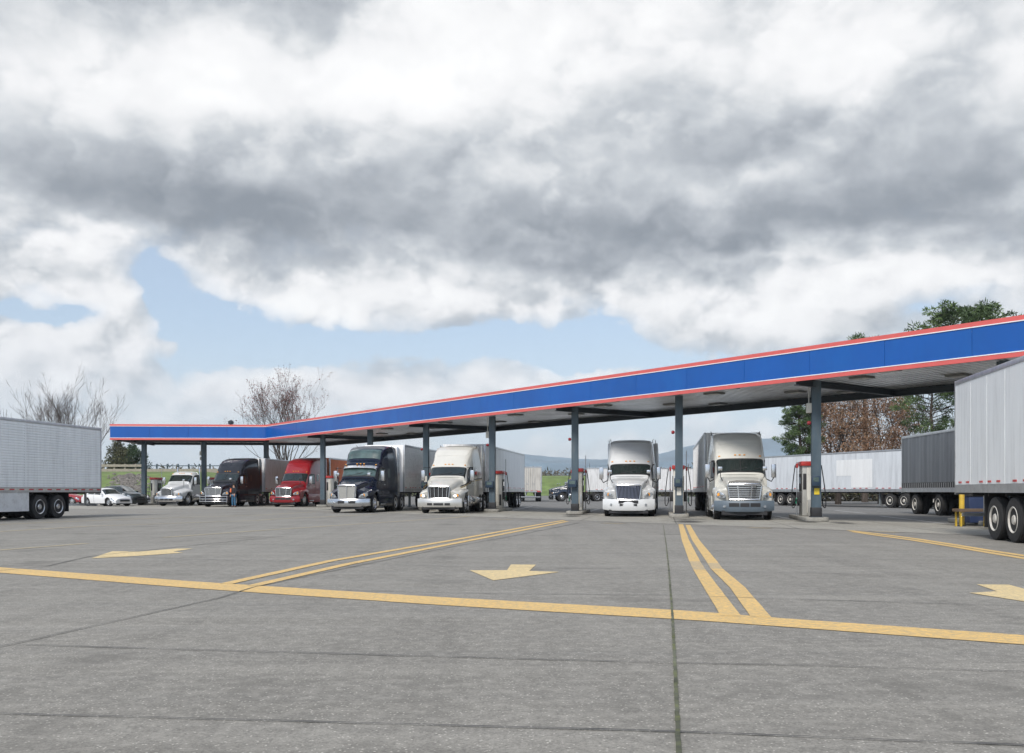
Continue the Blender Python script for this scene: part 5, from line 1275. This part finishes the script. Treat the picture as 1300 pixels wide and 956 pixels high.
wv = N.new('ShaderNodeVectorMath'); wv.operation = 'MULTIPLY_ADD'; L.new(wn2.outputs['Color'], wv.inputs[0]); wv.inputs[1].default_value = (.10, .10, .10); L.new(P_, wv.inputs[2])
wu = N.new('ShaderNodeVectorMath'); wu.operation = 'ADD'; L.new(wv.outputs[0], wu.inputs[0]); wu.inputs[1].default_value = (-.010, 0, .022)
pf = puff(wv.outputs[0], 9.0); pfu = puff(wu.outputs[0], 9.0)
emb = M('ADD', M('SUBTRACT', fbn, fbu), M('MULTIPLY', M('SUBTRACT', pf, pfu), .50))
pfc = M('SUBTRACT', pf, .22)
cov = M('ADD', cover, M('ADD', M('MULTIPLY', M('SUBTRACT', fbn, .5), .80), M('ADD', M('MULTIPLY', M('SUBTRACT', fh, .5), .30), M('MULTIPLY', pfc, .40))))
mask = MR(cov, .37, .52)
thin = MR(cov, .40, .80)
hi = MR(el, .18, .32)          # the high deck overhead is smoother than the cumulus near the horizon
br = M('ADD', M('MULTIPLY_ADD', M('SUBTRACT', bright, .64), 1.0, .60), M('ADD', M('MULTIPLY', emb, M('MULTIPLY_ADD', hi, -.85, 1.65)), M('MULTIPLY', M('SUBTRACT', fbn, .5), .36)))
br = M('ADD', br, M('ADD', M('MULTIPLY', pfc, .14), M('MULTIPLY', M('SUBTRACT', fh, .5), M('MULTIPLY_ADD', hi, -.11, .20))))
ramp = N.new('ShaderNodeValToRGB'); cr = ramp.color_ramp; L.new(MR(br, -.16, 1.12, 0, 1, False), ramp.inputs['Fac'])
cr.elements[0].position = 0.0; cr.elements[0].color = (.27, .30, .34, 1); cr.elements[1].position = 1.0; cr.elements[1].color = (1.06, 1.06, 1.06, 1)
for pos, c in ((.16, (.34, .37, .41)), (.34, (.46, .49, .53)), (.50, (.61, .64, .675)), (.64, (.80, .815, .835)), (.78, (.96, .96, .97))):
    e_ = cr.elements.new(pos); e_.color = (*c, 1)
EXPO = 1.22; K = 2 ** -EXPO
sky = N.new('ShaderNodeTexSky'); sky.sky_type = 'NISHITA'; sky.sun_disc = False; sky.sun_elevation = R(SUN_EL); sky.sun_rotation = R(SUN_AZ); sky.air_density = 1.0; sky.dust_density = 1.0; sky.ozone_density = 3.0
bg0 = N.new('ShaderNodeBackground'); bg0.inputs['Strength'].default_value = .060; L.new(sky.outputs[0], bg0.inputs['Color'])
veil = N.new('ShaderNodeBackground'); veil.inputs['Color'].default_value = (.80, .88, .96, 1); veil.inputs['Strength'].default_value = K
mv = N.new('ShaderNodeMixShader'); mv.inputs[0].default_value = .38; L.new(bg0.outputs[0], mv.inputs[1]); L.new(veil.outputs[0], mv.inputs[2])   # thin high veil whitens the blue
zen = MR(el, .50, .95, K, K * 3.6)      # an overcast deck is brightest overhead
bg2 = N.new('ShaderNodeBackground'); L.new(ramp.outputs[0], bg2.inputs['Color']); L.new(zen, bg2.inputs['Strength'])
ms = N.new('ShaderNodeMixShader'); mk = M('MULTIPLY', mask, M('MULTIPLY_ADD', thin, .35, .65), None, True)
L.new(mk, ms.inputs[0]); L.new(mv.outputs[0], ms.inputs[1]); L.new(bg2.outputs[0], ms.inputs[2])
# pale air low down
bg3 = N.new('ShaderNodeBackground'); bg3.inputs['Color'].default_value = (.72, .80, .90, 1); bg3.inputs['Strength'].default_value = K
ms2 = N.new('ShaderNodeMixShader'); L.new(M('MULTIPLY', MR(el, -.01, .19, .85, 0.0), M('MULTIPLY_ADD', mask, -.55, 1.0)), ms2.inputs[0]); L.new(ms.outputs[0], ms2.inputs[1]); L.new(bg3.outputs[0], ms2.inputs[2])
L.new(ms2.outputs[0], out.inputs['Surface'])
w.cycles.sampling_method = 'MANUAL'; w.cycles.sample_map_resolution = 512

sl = bpy.data.lights.new('sun', 'SUN'); sl.energy = 1.5; sl.angle = R(18); sl.color = (1.0, .95, .88)
so = bpy.data.objects.new('sun', sl); COL.objects.link(so)
a_, e_ = R(SUN_AZ), R(SUN_EL); dirv = Vector((math.sin(a_) * math.cos(e_), math.cos(a_) * math.cos(e_), math.sin(e_)))
so.rotation_euler = dirv.to_track_quat('Z', 'Y').to_euler(); so.location = (0, 0, 50)

# ------------------------------------------------------------------ camera and view
cam = bpy.data.cameras.new('camera'); co_ = bpy.data.objects.new('camera', cam); COL.objects.link(co_); scene.camera = co_
cam.sensor_width = 36; cam.sensor_fit = 'HORIZONTAL'; cam.lens = 36 * F / 1300; cam.shift_y = (HY - 478) / 1300; cam.clip_end = 20000; cam.clip_start = .1
co_.location = (0, 0, CH); co_.rotation_euler = (R(90), 0, 0)
vs_ = scene.view_settings; vs_.view_transform = 'Standard'; vs_.look = 'None'; vs_.exposure = EXPO; vs_.gamma = 1.0
scene.cycles.max_bounces = 5; scene.cycles.diffuse_bounces = 2; scene.cycles.glossy_bounces = 3; scene.cycles.volume_bounces = 0; scene.cycles.use_denoising = True; scene.cycles.transparent_max_bounces = 6
